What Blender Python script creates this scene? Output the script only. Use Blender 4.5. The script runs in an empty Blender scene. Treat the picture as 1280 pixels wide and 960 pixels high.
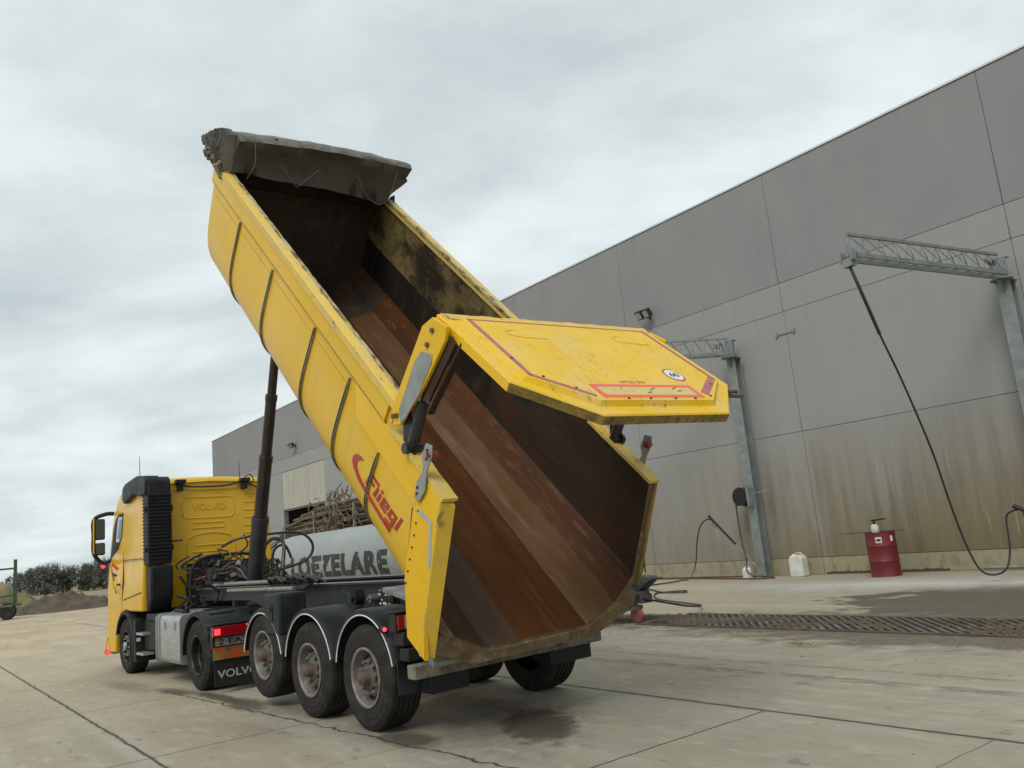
import bpy, bmesh, math, random
from math import sin, cos, pi, radians, sqrt
from mathutils import Vector, Matrix, Euler, noise as mn
random.seed(7)
S = bpy.context.scene
COL = S.collection

# ------------------------------------------------------------------ camera
F_PX, PITCH, ROLL, CAM_H = 1030.5, 0.1843, -0.0970, 1.77
cam = bpy.data.cameras.new('camera'); co = bpy.data.objects.new('camera', cam); COL.objects.link(co)
cam.sensor_width = 36; cam.sensor_fit = 'HORIZONTAL'; cam.lens = F_PX/1280*36; cam.clip_start = .1; cam.clip_end = 3000
fw = Vector((0, cos(PITCH), sin(PITCH))); rt0 = Vector((1, 0, 0)); up0 = rt0.cross(fw)
rt = cos(ROLL)*rt0+sin(ROLL)*up0; up = -sin(ROLL)*rt0+cos(ROLL)*up0
co.matrix_world = Matrix(((rt.x, up.x, -fw.x, 0), (rt.y, up.y, -fw.y, 0), (rt.z, up.z, -fw.z, CAM_H), (0, 0, 0, 1)))
S.camera = co
S.render.resolution_x, S.render.resolution_y = 1024, 768

# ------------------------------------------------------------------ world and sun
SUN_EL, SUN_AZ = radians(48), radians(200)      # azimuth clockwise from +Y
w = bpy.data.worlds.new('World'); S.world = w; w.use_nodes = True
nt = w.node_tree; nt.nodes.clear()
def N_(tree, t, **kw):
    n = tree.nodes.new(t)
    for k, v in kw.items():
        if k.startswith('i_'):
            key = k[2:]; key = int(key) if key.isdigit() else key.replace('_', ' ')
            n.inputs[key].default_value = v
        else: setattr(n, k, v)
    return n
out = N_(nt, 'ShaderNodeOutputWorld'); bg1 = N_(nt, 'ShaderNodeBackground'); bg2 = N_(nt, 'ShaderNodeBackground'); mx = N_(nt, 'ShaderNodeMixShader')
sky = N_(nt, 'ShaderNodeTexSky', sky_type='NISHITA', sun_disc=False, sun_elevation=SUN_EL, sun_rotation=SUN_AZ)
bg1.inputs[1].default_value = .1
nt.links.new(sky.outputs[0], bg1.inputs[0])
tc = N_(nt, 'ShaderNodeTexCoord'); sp = N_(nt, 'ShaderNodeSeparateXYZ'); nt.links.new(tc.outputs['Generated'], sp.inputs[0])
ad = N_(nt, 'ShaderNodeMath', operation='ADD', i_1=.22); nt.links.new(sp.outputs[2], ad.inputs[0])
mxz = N_(nt, 'ShaderNodeMath', operation='MAXIMUM', i_1=.05); nt.links.new(ad.outputs[0], mxz.inputs[0])
dx = N_(nt, 'ShaderNodeMath', operation='DIVIDE'); dy = N_(nt, 'ShaderNodeMath', operation='DIVIDE')
for d, i in ((dx, 0), (dy, 1)):
    nt.links.new(sp.outputs[i], d.inputs[0]); nt.links.new(mxz.outputs[0], d.inputs[1])
cb = N_(nt, 'ShaderNodeCombineXYZ'); nt.links.new(dx.outputs[0], cb.inputs[0]); nt.links.new(dy.outputs[0], cb.inputs[1])
mp = N_(nt, 'ShaderNodeMapping'); mp.inputs['Scale'].default_value = (1, 1.25, 1); mp.inputs['Location'].default_value = (3.1, 1.7, 0)
nt.links.new(cb.outputs[0], mp.inputs[0])
n1 = N_(nt, 'ShaderNodeTexNoise', i_Scale=1.5, i_Detail=11, i_Roughness=.56, i_Distortion=.15); nt.links.new(mp.outputs[0], n1.inputs['Vector'])
n2 = N_(nt, 'ShaderNodeTexNoise', i_Scale=.7, i_Detail=4, i_Roughness=.5); nt.links.new(mp.outputs[0], n2.inputs['Vector'])
cr = N_(nt, 'ShaderNodeValToRGB'); e = cr.color_ramp.elements
e[0].position = .32; e[0].color = (.46, .525, .55, 1); e[1].position = .72; e[1].color = (.78, .835, .83, 1)
m_ = cr.color_ramp.elements.new(.46); m_.color = (.58, .64, .65, 1)
m_ = cr.color_ramp.elements.new(.58); m_.color = (.68, .74, .745, 1)
nt.links.new(n1.outputs[0], cr.inputs[0]); nt.links.new(cr.outputs[0], bg2.inputs[0]); bg2.inputs[1].default_value = .90
cr2 = N_(nt, 'ShaderNodeMapRange', i_1=.3, i_2=.7, i_3=.90, i_4=1.0); nt.links.new(n2.outputs[0], cr2.inputs[0])
nt.links.new(cr2.outputs[0], mx.inputs[0]); nt.links.new(bg1.outputs[0], mx.inputs[1]); nt.links.new(bg2.outputs[0], mx.inputs[2])
nt.links.new(mx.outputs[0], out.inputs[0])
sl = bpy.data.lights.new('sun', 'SUN'); sl.energy = 1.15; sl.angle = radians(24); sl.color = (1, .97, .92)
so = bpy.data.objects.new('sun', sl); COL.objects.link(so)
sd = Vector((sin(SUN_AZ)*cos(SUN_EL), cos(SUN_AZ)*cos(SUN_EL), sin(SUN_EL)))
so.rotation_euler = sd.to_track_quat('Z', 'Y').to_euler(); so.location = (0, 0, 30)
S.view_settings.view_transform = 'Standard'; S.view_settings.look = 'None'; S.view_settings.gamma = 1; S.view_settings.exposure = 0.40
S.view_settings.use_curve_mapping = False
S.render.engine = 'CYCLES'

# ------------------------------------------------------------------ materials
def mat(name, c1, c2=None, scale=3, stretch=(1, 1, 1), rough=.6, metal=0, layers=(), bump=0, bscale=40, spread=(.35, .65), emit=None, coat=0, rvar=.12, spec=None):
    """noise-mixed base + layers (colour, scale, stretch, lo, hi[, opacity])"""
    m = bpy.data.materials.new(name); m.use_nodes = True; t = m.node_tree; b = t.nodes['Principled BSDF']
    tc = N_(t, 'ShaderNodeTexCoord'); L = t.links.new
    def nz(sc, st, det=6, rg=.6):
        mp = N_(t, 'ShaderNodeMapping'); mp.inputs['Scale'].default_value = st; L(tc.outputs['Object'], mp.inputs[0])
        n = N_(t, 'ShaderNodeTexNoise', i_Scale=sc, i_Detail=det, i_Roughness=rg); L(mp.outputs[0], n.inputs['Vector']); return n
    n = nz(scale, stretch); r = N_(t, 'ShaderNodeMapRange', i_1=spread[0], i_2=spread[1]); L(n.outputs[0], r.inputs[0])
    mix = N_(t, 'ShaderNodeMix', data_type='RGBA'); mix.inputs[6].default_value = (*c1, 1); mix.inputs[7].default_value = (*(c2 or c1), 1)
    L(r.outputs[0], mix.inputs[0]); cur = mix.outputs[2]
    for la in layers:
        col, sc, st, lo, hi = la[:5]; op = la[5] if len(la) > 5 else 1
        k = nz(sc, st, 8, .65); rr = N_(t, 'ShaderNodeMapRange', i_1=lo, i_2=hi, i_3=0, i_4=op); L(k.outputs[0], rr.inputs[0])
        mm = N_(t, 'ShaderNodeMix', data_type='RGBA'); L(rr.outputs[0], mm.inputs[0]); L(cur, mm.inputs[6]); mm.inputs[7].default_value = (*col, 1); cur = mm.outputs[2]
    L(cur, b.inputs['Base Color'])
    rr = N_(t, 'ShaderNodeMapRange', i_1=.3, i_2=.7, i_3=max(0, rough-rvar), i_4=min(1, rough+rvar)); L(n.outputs[0], rr.inputs[0]); L(rr.outputs[0], b.inputs['Roughness'])
    b.inputs['Metallic'].default_value = metal
    if spec is not None: b.inputs['Specular IOR Level'].default_value = spec
    if coat: b.inputs['Coat Weight'].default_value = coat; b.inputs['Coat Roughness'].default_value = .15
    if bump:
        k = nz(bscale, (1, 1, 1), 5); bp = N_(t, 'ShaderNodeBump', i_Strength=min(1, bump), i_Distance=.01); L(k.outputs[0], bp.inputs['Height']); L(bp.outputs[0], b.inputs['Normal'])
    if emit: b.inputs['Emission Color'].default_value = (*emit[0], 1); b.inputs['Emission Strength'].default_value = emit[1]
    m['cur'] = 0
    return m
U = (1, 1, 1)
YEL = (.83, .52, .012)
M = dict(
 yellow=mat('yellow_paint', (.80, .475, .004), (.74, .43, .008), 1.2, (.4, 1, 1), .42, spec=.3, layers=[((.50, .34, .06), 5, (.3, 1, 2), .60, .80, .45), ((.12, .08, .03), 30, (1, 1, 1), .64, .70, .7)]),
 yellow_side=mat('yellow_side_paint', (.76, .455, .006), (.70, .42, .012), .8, (.4, 1, 1), .42, spec=.3, layers=[((.62, .48, .16), 1.6, (.3, 1, 1.2), .46, .75, .40), ((.30, .20, .06), 22, (.5, 1, 1), .60, .72, .5), ((.42, .29, .06), 5, (1.5, 1, .25), .56, .72, .35)]),
 yellow_cab=mat('yellow_cab_paint', (.72, .42, .003), (.66, .38, .005), 1.5, U, .33, coat=.2),
 yellow_worn=mat('worn_yellow_paint', (.74, .49, .05), (.62, .44, .12), 4, U, .55, layers=[((.50, .42, .27), 9, (.35, 1, 1), .50, .72, .6), ((.13, .075, .03), 26, (.3, 1, 1), .60, .68, .85)], bump=.3),
 gate_dirt=mat('dirt_caked_yellow', (.34, .235, .04), (.20, .14, .035), 3, U, .8, layers=[((.085, .060, .030), 14, U, .46, .66, .85), ((.30, .26, .19), 34, U, .64, .72, .6)], bump=.8, bscale=30),
 sill_dirt=mat('mud_caked_sill', (.17, .115, .055), (.095, .060, .030), 4, U, .85, layers=[((.27, .22, .15), 9, U, .52, .70, .7), ((.16, .065, .02), 7, U, .58, .70, .7), ((.33, .24, .05), 20, U, .66, .72, .7)], bump=.8, bscale=25),
 rust=mat('scoured_rusty_steel', (.105, .036, .010), (.062, .022, .008), 1.3, (.35, 2.2, 2.2), .42, .1, spec=.12, layers=[((.17, .11, .06), 4.2, (.6, 2.4, 2.4), .54, .72, .6), ((.05, .024, .012), 1.6, (.6, 1, 1), .50, .70, .8), ((.34, .29, .23), 40, (.06, 1, 1), .62, .76, .5)], bump=.15, bscale=60),
 rust_a=mat('brown_scoured_steel', (.072, .026, .008), (.110, .042, .013), 2.0, (.18, 2.5, 2.5), .40, .1, spec=.12, layers=[((.20, .105, .045), 2.6, (.22, 3, 3), .56, .74, .6), ((.045, .020, .010), 1.1, (.8, 1.4, 1), .52, .68, .6), ((.36, .30, .25), 36, (.05, 1, 1), .66, .80, .5)], bump=.15, bscale=60),
 rust_b=mat('pale_brown_scoured_steel', (.145, .080, .034), (.095, .046, .018), 1.5, (.4, 2.5, 2.5), .42, .1, spec=.15, layers=[((.26, .195, .13), 3, (.25, 2, 2), .54, .74, .6), ((.055, .028, .014), 2.2, (1.6, .6, 1), .58, .72, .75), ((.12, .045, .015), 1.4, (.7, 1, 1), .50, .66, .7)], bump=.2, bscale=60),
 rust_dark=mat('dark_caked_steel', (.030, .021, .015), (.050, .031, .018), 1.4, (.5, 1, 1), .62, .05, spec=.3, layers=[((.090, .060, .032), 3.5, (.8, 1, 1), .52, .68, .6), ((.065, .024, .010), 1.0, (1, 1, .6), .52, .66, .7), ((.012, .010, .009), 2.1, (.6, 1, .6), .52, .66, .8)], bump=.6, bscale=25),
 rust_wall=mat('dark_brown_side_wall', (.036, .026, .020), (.055, .034, .022), 1.0, (.3, 1, 1.4), .5, .05, spec=.35, layers=[((.090, .034, .014), 1.1, (.6, 1, 1), .52, .70, .7), ((.085, .065, .045), 5, (.15, 1, 1.5), .56, .76, .5), ((.24, .20, .15), 30, (.06, 1, 1), .66, .80, .4)], bump=.2, bscale=60),
 rust_side=mat('dirty_inner_side_wall', (.130, .095, .035), (.19, .14, .045), 2.2, (.5, 1, .5), .65, .0, spec=.3, layers=[((.020, .015, .011), 2.2, (.45, 1, .8), .44, .56, .92), ((.30, .24, .12), 9, (.5, 1, 1), .58, .70, .5), ((.05, .03, .018), 12, (.6, 1, .6), .54, .66, .7)], bump=.6, bscale=25),
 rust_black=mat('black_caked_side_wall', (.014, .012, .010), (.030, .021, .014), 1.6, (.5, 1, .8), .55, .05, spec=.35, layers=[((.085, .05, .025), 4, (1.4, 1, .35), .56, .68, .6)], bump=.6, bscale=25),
 mud=mat('dried_mud', (.20, .15, .09), (.10, .07, .04), 6, U, .9, layers=[((.30, .26, .19), 12, U, .55, .7, .7)], bump=1, bscale=30),
 tarp=mat('olive_tarpaulin', (.062, .058, .043), (.095, .088, .068), 2.5, (1, .5, 1), .8, layers=[((.16, .15, .125), 7, U, .60, .8, .5), ((.03, .027, .02), 4, U, .56, .72, .7)], bump=.5, bscale=14),
 tarp_pale=mat('worn_and_lit_grey_tarpaulin', (.165, .155, .13), (.10, .095, .078), 5, U, .8, layers=[((.26, .25, .225), 9, U, .55, .7, .6)], bump=.3),
 rubber=mat('tyre_rubber', (.016, .015, .014), (.036, .032, .027), 5, U, .85, spec=.25, layers=[((.085, .072, .055), 9, U, .52, .75, .5)], bump=.3, bscale=60),
 black=mat('black_plastic', (.012, .013, .014), (.020, .021, .023), 5, U, .5, spec=.3, layers=[((.10, .09, .075), 8, U, .60, .85, .35)]),
 fender=mat('black_fender_plastic', (.016, .020, .023), (.026, .031, .035), 3, U, .55, spec=.25, layers=[((.11, .10, .085), 5, U, .56, .8, .45)]),
 chassis=mat('dark_grey_chassis_paint', (.022, .028, .032), (.038, .044, .049), 3, U, .5, spec=.35, layers=[((.20, .17, .13), 5, (1, 1, 1), .58, .8, .5)]),
 greasy=mat('greasy_black_metal', (.010, .0095, .009), (.028, .025, .021), 9, U, .45, .3, layers=[((.14, .12, .09), 12, U, .6, .8, .5)]),
 steel=mat('dirty_steel', (.34, .335, .32), (.22, .21, .19), 5, U, .45, .6, layers=[((.13, .09, .06), 9, U, .55, .72, .7)]),
 alu=mat('brushed_aluminium', (.55, .56, .56), (.42, .43, .43), 3, (1, 1, 6), .42, .75, layers=[((.25, .23, .2), 5, U, .6, .8, .5)]),
 rim=mat('brake_dusted_rim', (.27, .25, .23), (.14, .12, .105), 11, U, .5, .3, layers=[((.13, .07, .05), 9, U, .54, .68, .8)]),
 hub=mat('rusty_hub', (.075, .050, .040), (.15, .125, .105), 14, U, .65, .2, layers=[((.10, .03, .022), 10, U, .56, .7, .8)]),
 ram=mat('oiled_ram_steel', (.085, .062, .05), (.05, .042, .038), 2, (4, 4, .4), .3, .7),
 ram_black=mat('black_ram_paint', (.016, .018, .024), (.03, .03, .034), 3, U, .4),
 galv=mat('galvanised_steel', (.20, .225, .215), (.29, .31, .30), 4, U, .5, .35, layers=[((.16, .17, .16), 6, U, .58, .75, .6)]),
 plate=mat('grey_primer_steel', (.30, .315, .29), (.24, .25, .23), 5, U, .5, .2, layers=[((.13, .11, .08), 9, U, .6, .72, .7)]),
 white=mat('white_trim', (.75, .75, .72), (.6, .6, .57), 8, U, .5),
 white_dirty=mat('dirty_white_plastic', (.70, .70, .64), (.52, .52, .45), 5, U, .5, layers=[((.3, .27, .2), 9, U, .6, .8, .5)]),
 redlogo=mat('red_lettering', (.40, .010, .012), (.34, .008, .010), 3, U, .4),
 redfade=mat('faded_red_tape', (.36, .085, .085), (.42, .16, .14), 9, (1, 1, 1), .5, layers=[((.6, .42, .12), 14, U, .60, .75, .6)]),
 redbright=mat('red_reflective_sheet', (.80, .085, .06), (.74, .12, .08), 6, U, .4, layers=[((.70, .48, .12), 16, U, .66, .78, .6)]),
 sheet=mat('yellow_reflective_sheet', (.66, .50, .12), (.54, .46, .15), 8, (2, 1, 1), .4, layers=[((.5, .18, .05), 13, (3, .6, 1), .60, .7, .8), ((.15, .10, .04), 18, (3, .6, 1), .66, .74, .8)]),
 silver=mat('silver_tape', (.48, .48, .46), (.40, .40, .39), 9, U, .4, .3),
 lens=mat('red_lamp_lens', (.30, .006, .012), (.24, .005, .01), 4, U, .15, coat=.5),
 lit=mat('lit_red_lamp', (.9, .02, .03), None, 4, U, .3, emit=((1, .03, .04), 2.6)),
 orangel=mat('orange_board', (.42, .075, .015), (.34, .06, .015), 7, U, .5, layers=[((.26, .17, .03), 3, U, .52, .56, 1), ((.04, .035, .03), 6, U, .50, .62, .8)]),
 glass=mat('tinted_glass', (.03, .05, .05), None, 3, U, .08, coat=.6),
 glasspale=mat('pale_glass', (.30, .40, .38), None, 3, U, .12, coat=.6),
 plateno=mat('number_plate', (.24, .23, .19), (.16, .15, .125), 7, U, .5),
 tank=mat('galvanised_tank', (.235, .262, .252), (.33, .352, .335), 26, U, .6, .0, layers=[((.36, .38, .365), 1.1, (1, 1, 1), .5, .75, .6), ((.17, .19, .19), 4, (4, .3, .3), .6, .75, .5)]),
 stencil=mat('worn_black_stencil', (.018, .022, .026), (.035, .04, .045), 8, U, .7, layers=[((.30, .32, .31), 6, U, .60, .62, 1)]),
 steel_dark=mat('dirty_dark_steel', (.13, .14, .135), (.08, .08, .075), 6, U, .55, .3, layers=[((.05, .04, .03), 9, U, .52, .68, .8)]),
 wood=mat('weathered_poles', (.20, .155, .105), (.11, .085, .06), 6, U, .85, layers=[((.35, .29, .21), 9, U, .58, .75, .7)]),
 wooddark=mat('dark_branches', (.10, .078, .055), (.05, .04, .03), 9, U, .85),
 wall=None, ground=None,
 barrel=mat('red_drum_paint', (.17, .012, .018), (.13, .012, .016), 5, U, .45, layers=[((.30, .12, .10), 9, U, .62, .8, .4)]),
 hose=mat('black_hose', (.02, .02, .02), (.035, .035, .034), 8, U, .45),
 hosebrown=mat('brown_hose', (.10, .05, .035), (.06, .035, .03), 8, U, .55),
 green=mat('dark_green_paint', (.015, .05, .02), (.03, .07, .03), 5, U, .5),
 soil=mat('loose_soil', (.070, .054, .037), (.115, .09, .064), .8, U, .95, layers=[((.20, .16, .11), 2.5, U, .56, .75, .6)], bump=1, bscale=6),
 sandheap=mat('grassy_heap', (.25, .20, .105), (.14, .13, .05), .5, U, .95, bump=1, bscale=5),
 grass=mat('dry_grass', (.16, .145, .06), (.22, .19, .10), .15, U, .95),
 bark=mat('bark', (.05, .042, .032), None, 8, U, .9),
 leaf=mat('hazed_dark_foliage', (.11, .12, .095), (.18, .18, .15), .6, U, .9),  # lifted paler to paint distance haze into the leaves
 leaf2=mat('grey_twigs', (.12, .12, .10), (.17, .165, .14), .6, U, .9),
 dark=mat('dark_interior', (.02, .02, .02), (.03, .03, .03), 2, U, .9),
 pale=mat('pale_wall_panel', (.44, .43, .37), (.36, .355, .30), 1.2, (3, 3, .3), .8, layers=[((.24, .22, .16), 5, (3, 3, .15), .56, .75, .6)]),
 coping=mat('aluminium_coping', (.70, .71, .72), (.62, .63, .64), 2, U, .45, .4),
 slat=mat('muddy_concrete_slats', (.135, .112, .082), (.085, .068, .048), 1.2, U, .85, layers=[((.24, .21, .17), 1.1, U, .56, .66, .7)], bump=.5),
 straw=mat('dry_straw', (.22, .15, .08), (.32, .25, .14), 9, U, .9),
)

def wall_mat():
    m = bpy.data.materials.new('concrete_wall_panels'); m.use_nodes = True; t = m.node_tree; b = t.nodes['Principled BSDF']; L = t.links.new
    tc = N_(t, 'ShaderNodeTexCoord')
    def nz(sc, st, det=7, rg=.6):
        mp = N_(t, 'ShaderNodeMapping'); mp.inputs['Scale'].default_value = st; L(tc.outputs['Object'], mp.inputs[0])
        n = N_(t, 'ShaderNodeTexNoise', i_Scale=sc, i_Detail=det, i_Roughness=rg); L(mp.outputs[0], n.inputs['Vector']); return n.outputs[0]
    def mr(v, a, b_, c=0, d=1):
        r = N_(t, 'ShaderNodeMapRange', i_1=a, i_2=b_, i_3=c, i_4=d); L(v, r.inputs[0]); return r.outputs[0]
    def mul(a, b_):
        r = N_(t, 'ShaderNodeMath', operation='MULTIPLY'); L(a, r.inputs[0]); L(b_, r.inputs[1]); return r.outputs[0]
    def mixc(f, a, c):
        mm = N_(t, 'ShaderNodeMix', data_type='RGBA'); L(f, mm.inputs[0])
        if isinstance(a, tuple): mm.inputs[6].default_value = (*a, 1)
        else: L(a, mm.inputs[6])
        mm.inputs[7].default_value = (*c, 1); return mm.outputs[2]
    sp = N_(t, 'ShaderNodeSeparateXYZ'); L(tc.outputs['Object'], sp.inputs[0]); z = sp.outputs[2]
    c = mixc(mr(nz(.35, U), .3, .7), (.265, .264, .265), (.315, .312, .31))
    hi = mr(z, 8.29, 8.31)
    c = mixc(mr(hi, 0, 1, .55, 0), c, (.335, .332, .318))
    c = mixc(mr(hi, 0, 1, 0, .55), c, (.235, .232, .238))
    wn = N_(t, 'ShaderNodeTexWhiteNoise', noise_dimensions='2D'); cc = N_(t, 'ShaderNodeCombineXYZ')
    fl = N_(t, 'ShaderNodeMath', operation='FLOOR'); dv_ = N_(t, 'ShaderNodeMath', operation='MULTIPLY_ADD', i_1=1/6.22, i_2=-1.16/6.22); L(sp.outputs[0], dv_.inputs[0]); L(dv_.outputs[0], fl.inputs[0]); L(fl.outputs[0], cc.inputs[0])
    fz = N_(t, 'ShaderNodeMath', operation='FLOOR'); dz = N_(t, 'ShaderNodeMath', operation='MULTIPLY_ADD', i_1=1/3.5, i_2=-.13); L(z, dz.inputs[0]); L(dz.outputs[0], fz.inputs[0]); L(fz.outputs[0], cc.inputs[1]); L(cc.outputs[0], wn.inputs['Vector'])
    c = mixc(mr(wn.outputs[0], 0, 1, 0, .22), c, (.24, .235, .235))
    c = mixc(mr(nz(9, (1, 1, .06)), .52, .78, 0, .25), c, (.36, .355, .34))
    c = mixc(mr(nz(5, (1, 1, .05)), .55, .75, 0, .22), c, (.19, .19, .188))
    c = mixc(mr(nz(.8, (1, 1, .5)), .45, .8, 0, .5), c, (.30, .30, .285))
    # algae and splash dirt of the wash bay, below the joint at 4 m and running out upwards
    low = mul(mr(z, 4.6, .2), mr(nz(.9, (1, 1, .35)), .22, .5)); low = mul(low, mr(sp.outputs[0], 24, 11, .35, 1))
    c = mixc(mr(low, 0, .85, 0, .92), c, (.220, .178, .098))
    c = mixc(mul(mr(z, 2.6, .3), mr(sp.outputs[0], 15, 9, 0, .55)), c, (.135, .105, .055))
    st = mul(mr(z, 4.1, 2.2), mr(nz(4.5, (1, 1, .045)), .44, .72))
    sx = mr(sp.outputs[0], 20, 12)
    c = mixc(mul(mul(st, sx), mr(nz(.5, U), .3, .6, .35, .9)), c, (.135, .110, .058))
    st = mul(mr(z, 3.9, 2.2), mr(nz(11, (1, 1, .06)), .58, .72, 0, .6))
    c = mixc(mul(st, sx), c, (.36, .34, .24))
    c = mixc(mr(z, .47, .44, 0, .75), c, (.36, .33, .22))
    c = mixc(mul(mr(z, .47, .44), mr(nz(4, (1, 1, .5)), .5, .7, 0, .7)), c, (.16, .13, .08))
    c = mixc(mr(nz(14, U), .70, .74, 0, .5), c, (.12, .12, .115))
    L(c, b.inputs['Base Color']); b.inputs['Roughness'].default_value = .85; b.inputs['Specular IOR Level'].default_value = .3
    bp = N_(t, 'ShaderNodeBump', i_Strength=.25, i_Distance=.01); L(nz(30, U), bp.inputs['Height']); L(bp.outputs[0], b.inputs['Normal'])
    return m
M['wall'] = wall_mat()

def ground_mat():
    m = bpy.data.materials.new('yard_concrete'); m.use_nodes = True; t = m.node_tree; b = t.nodes['Principled BSDF']; L = t.links.new
    tc = N_(t, 'ShaderNodeTexCoord')
    def nz(sc, st=U, det=7, rg=.6, loc=(0, 0, 0)):
        mp = N_(t, 'ShaderNodeMapping'); mp.inputs['Scale'].default_value = st; mp.inputs['Location'].default_value = loc; L(tc.outputs['Object'], mp.inputs[0])
        n = N_(t, 'ShaderNodeTexNoise', i_Scale=sc, i_Detail=det, i_Roughness=rg); L(mp.outputs[0], n.inputs['Vector']); return n.outputs[0]
    def mr(v, a, b_, c=0, d=1):
        r = N_(t, 'ShaderNodeMapRange', i_1=a, i_2=b_, i_3=c, i_4=d); L(v, r.inputs[0]); return r.outputs[0]
    def ma(op, a, b_=None):
        r = N_(t, 'ShaderNodeMath', operation=op)
        for i, v in enumerate((a, b_)):
            if v is None: continue
            if isinstance(v, (int, float)): r.inputs[i].default_value = v
            else: L(v, r.inputs[i])
        return r.outputs[0]
    def mixc(f, a, c):
        mm = N_(t, 'ShaderNodeMix', data_type='RGBA'); L(f, mm.inputs[0])
        for i, v in ((6, a), (7, c)):
            if isinstance(v, tuple): mm.inputs[i].default_value = (*v, 1)
            else: L(v, mm.inputs[i])
        return mm.outputs[2]
    sp = N_(t, 'ShaderNodeSeparateXYZ'); L(tc.outputs['Object'], sp.inputs[0]); s0, n0 = sp.outputs[0], sp.outputs[1]
    wob = ma('MULTIPLY', ma('SUBTRACT', nz(2.0, det=4), .5), .06)
    s = ma('ADD', s0, wob); n = ma('ADD', n0, wob)
    c = mixc(mr(nz(.35), .3, .7), (.30, .264, .186), (.405, .362, .265))
    c = mixc(mr(nz(2.3), .35, .72, 0, .7), c, (.285, .255, .20))
    c = mixc(mr(nz(7.0, (.5, 1, 1)), .50, .70, 0, .45), c, (.25, .225, .175))
    c = mixc(mr(nz(5.0, (.4, 1, 1), loc=(7, 2, 0)), .55, .72, 0, .5), c, (.55, .52, .44))
    c = mixc(mr(nz(.9, (.12, 1.4, 1)), .48, .72, 0, .45), c, (.52, .49, .42))     # streaks swept along the yard
    c = mixc(mr(nz(1.6, (.1, 1.6, 1), loc=(3, 9, 0)), .55, .75, 0, .45), c, (.27, .245, .20))
    c = mixc(mr(nz(40), .60, .75, 0, .5), c, (.22, .20, .17))
    c = mixc(mr(nz(55, loc=(5, 5, 5)), .64, .76, 0, .5), c, (.55, .52, .45))
    # slab tint per bay
    vor = N_(t, 'ShaderNodeTexWhiteNoise', noise_dimensions='2D'); cc = N_(t, 'ShaderNodeCombineXYZ')
    L(ma('FLOOR', ma('DIVIDE', ma('SUBTRACT', s0, 1.05), 4.0)), cc.inputs[0]); L(ma('FLOOR', ma('DIVIDE', ma('ADD', n0, 6.5), 4.35)), cc.inputs[1]); L(cc.outputs[0], vor.inputs['Vector'])
    c = mixc(ma('MULTIPLY', vor.outputs[0], .16), c, (.30, .28, .235))
    # dirt tracked on the apron; sand farther out
    far = ma('MULTIPLY', mr(s0, 9, 28), mr(nz(.25), .12, .40))
    c = mixc(mr(far, 0, 1, 0, .9), c, mixc(mr(nz(.8, (.4, 1.2, 1)), .4, .62), (.53, .435, .29), (.42, .345, .225)))
    c = mixc(ma('MULTIPLY', mr(s0, 28, 45), mr(nz(.6, (.5, 1, 1)), .45, .65, 0, .8)), c, (.36, .27, .17))
    c = mixc(mr(s0, 64, 72, 0, 1), c, mixc(mr(nz(.08), .4, .6), (.16, .15, .07), (.24, .21, .12)))
    # darkened, damp mud of the wash bay
    def ell(cs, cn, rs, rn, soft=.35, nscale=1.2, namp=.9, rot=0):
        a = ma('SUBTRACT', s0, cs); q = ma('SUBTRACT', n0, cn)
        if rot:
            a, q = ma('ADD', ma('MULTIPLY', a, cos(rot)), ma('MULTIPLY', q, sin(rot))), ma('SUBTRACT', ma('MULTIPLY', q, cos(rot)), ma('MULTIPLY', a, sin(rot)))
        d = ma('ADD', ma('POWER', ma('ABSOLUTE', ma('DIVIDE', a, rs)), 2.0), ma('POWER', ma('ABSOLUTE', ma('DIVIDE', q, rn)), 2.0))
        d = ma('ADD', ma('SQRT', d), ma('MULTIPLY', ma('SUBTRACT', nz(nscale, loc=(cs, cn, 0)), .5), namp))
        return mr(d, 1.0, 1.0-soft)
    wet = ell(1.2, -15.2, 8.6, 3.9, .08, 1.3, .8)
    c = mixc(mr(wet, 0, 1, 0, .88), c, mixc(mr(nz(3), .3, .7), (.075, .060, .042), (.118, .095, .068)))
    mudb = ell(6.0, -11.6, 6.6, 1.9, .35, 2.0, 1.3)
    c = mixc(mr(mudb, 0, 1, 0, .9), c, mixc(mr(nz(4), .35, .65), (.105, .083, .057), (.165, .135, .098)))
    c = mixc(ell(9, -17.6, 8, 1.6, .8, .8, 1.2), c, mixc(mr(nz(1.5, (.3, 1, 1)), .4, .6), (.42, .415, .375), (.50, .48, .42)))
    c = mixc(ma('MULTIPLY', mr(n0, -19.7, -20.4), .55), c, (.30, .20, .12))
    # oil and water stains
    blot = nz(9, (1, 1, 1), 6, .7)
    for cs, cn, rs, rn, r_, op, sf, na in (
            (6.95, -4.95, 1.6, .85, -.5, .55, .95, 1.3), (6.70, -5.05, .90, .42, -.5, .9, .4, 1.4), (6.55, -5.1, .40, .17, -.5, .6, .4, 1.6),
            (8.3, -5.35, 1.5, .42, -.1, .45, .8, 1.1), (8.9, -4.6, 2.0, 1.0, 0, .30, 1.0, .8),
            (12.2, -3.72, 1.3, .17, .05, .9, .5, 1.1), (11.2, -3.75, .8, .26, -.1, .8, .5, 1.0), (13.6, -3.5, .8, .20, .1, .8, .6, 1.0), (10.2, -4.0, 1.1, .5, 0, .5, .9, 1.0),
            (7.35, -4.0, .55, .26, 0, .85, .5, .9), (7.6, -4.0, 1.1, .55, 0, .4, .9, .9), (15.2, -3.2, 1.6, .35, .05, .45, .8, 1.0), (9.4, -3.3, 1.2, .3, 0, .25, .9, 1.0)):
        c = mixc(mr(ell(cs, cn, rs, rn, sf, 5.0, na, r_), 0, 1, 0, op), c, (.070, .054, .038))
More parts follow.
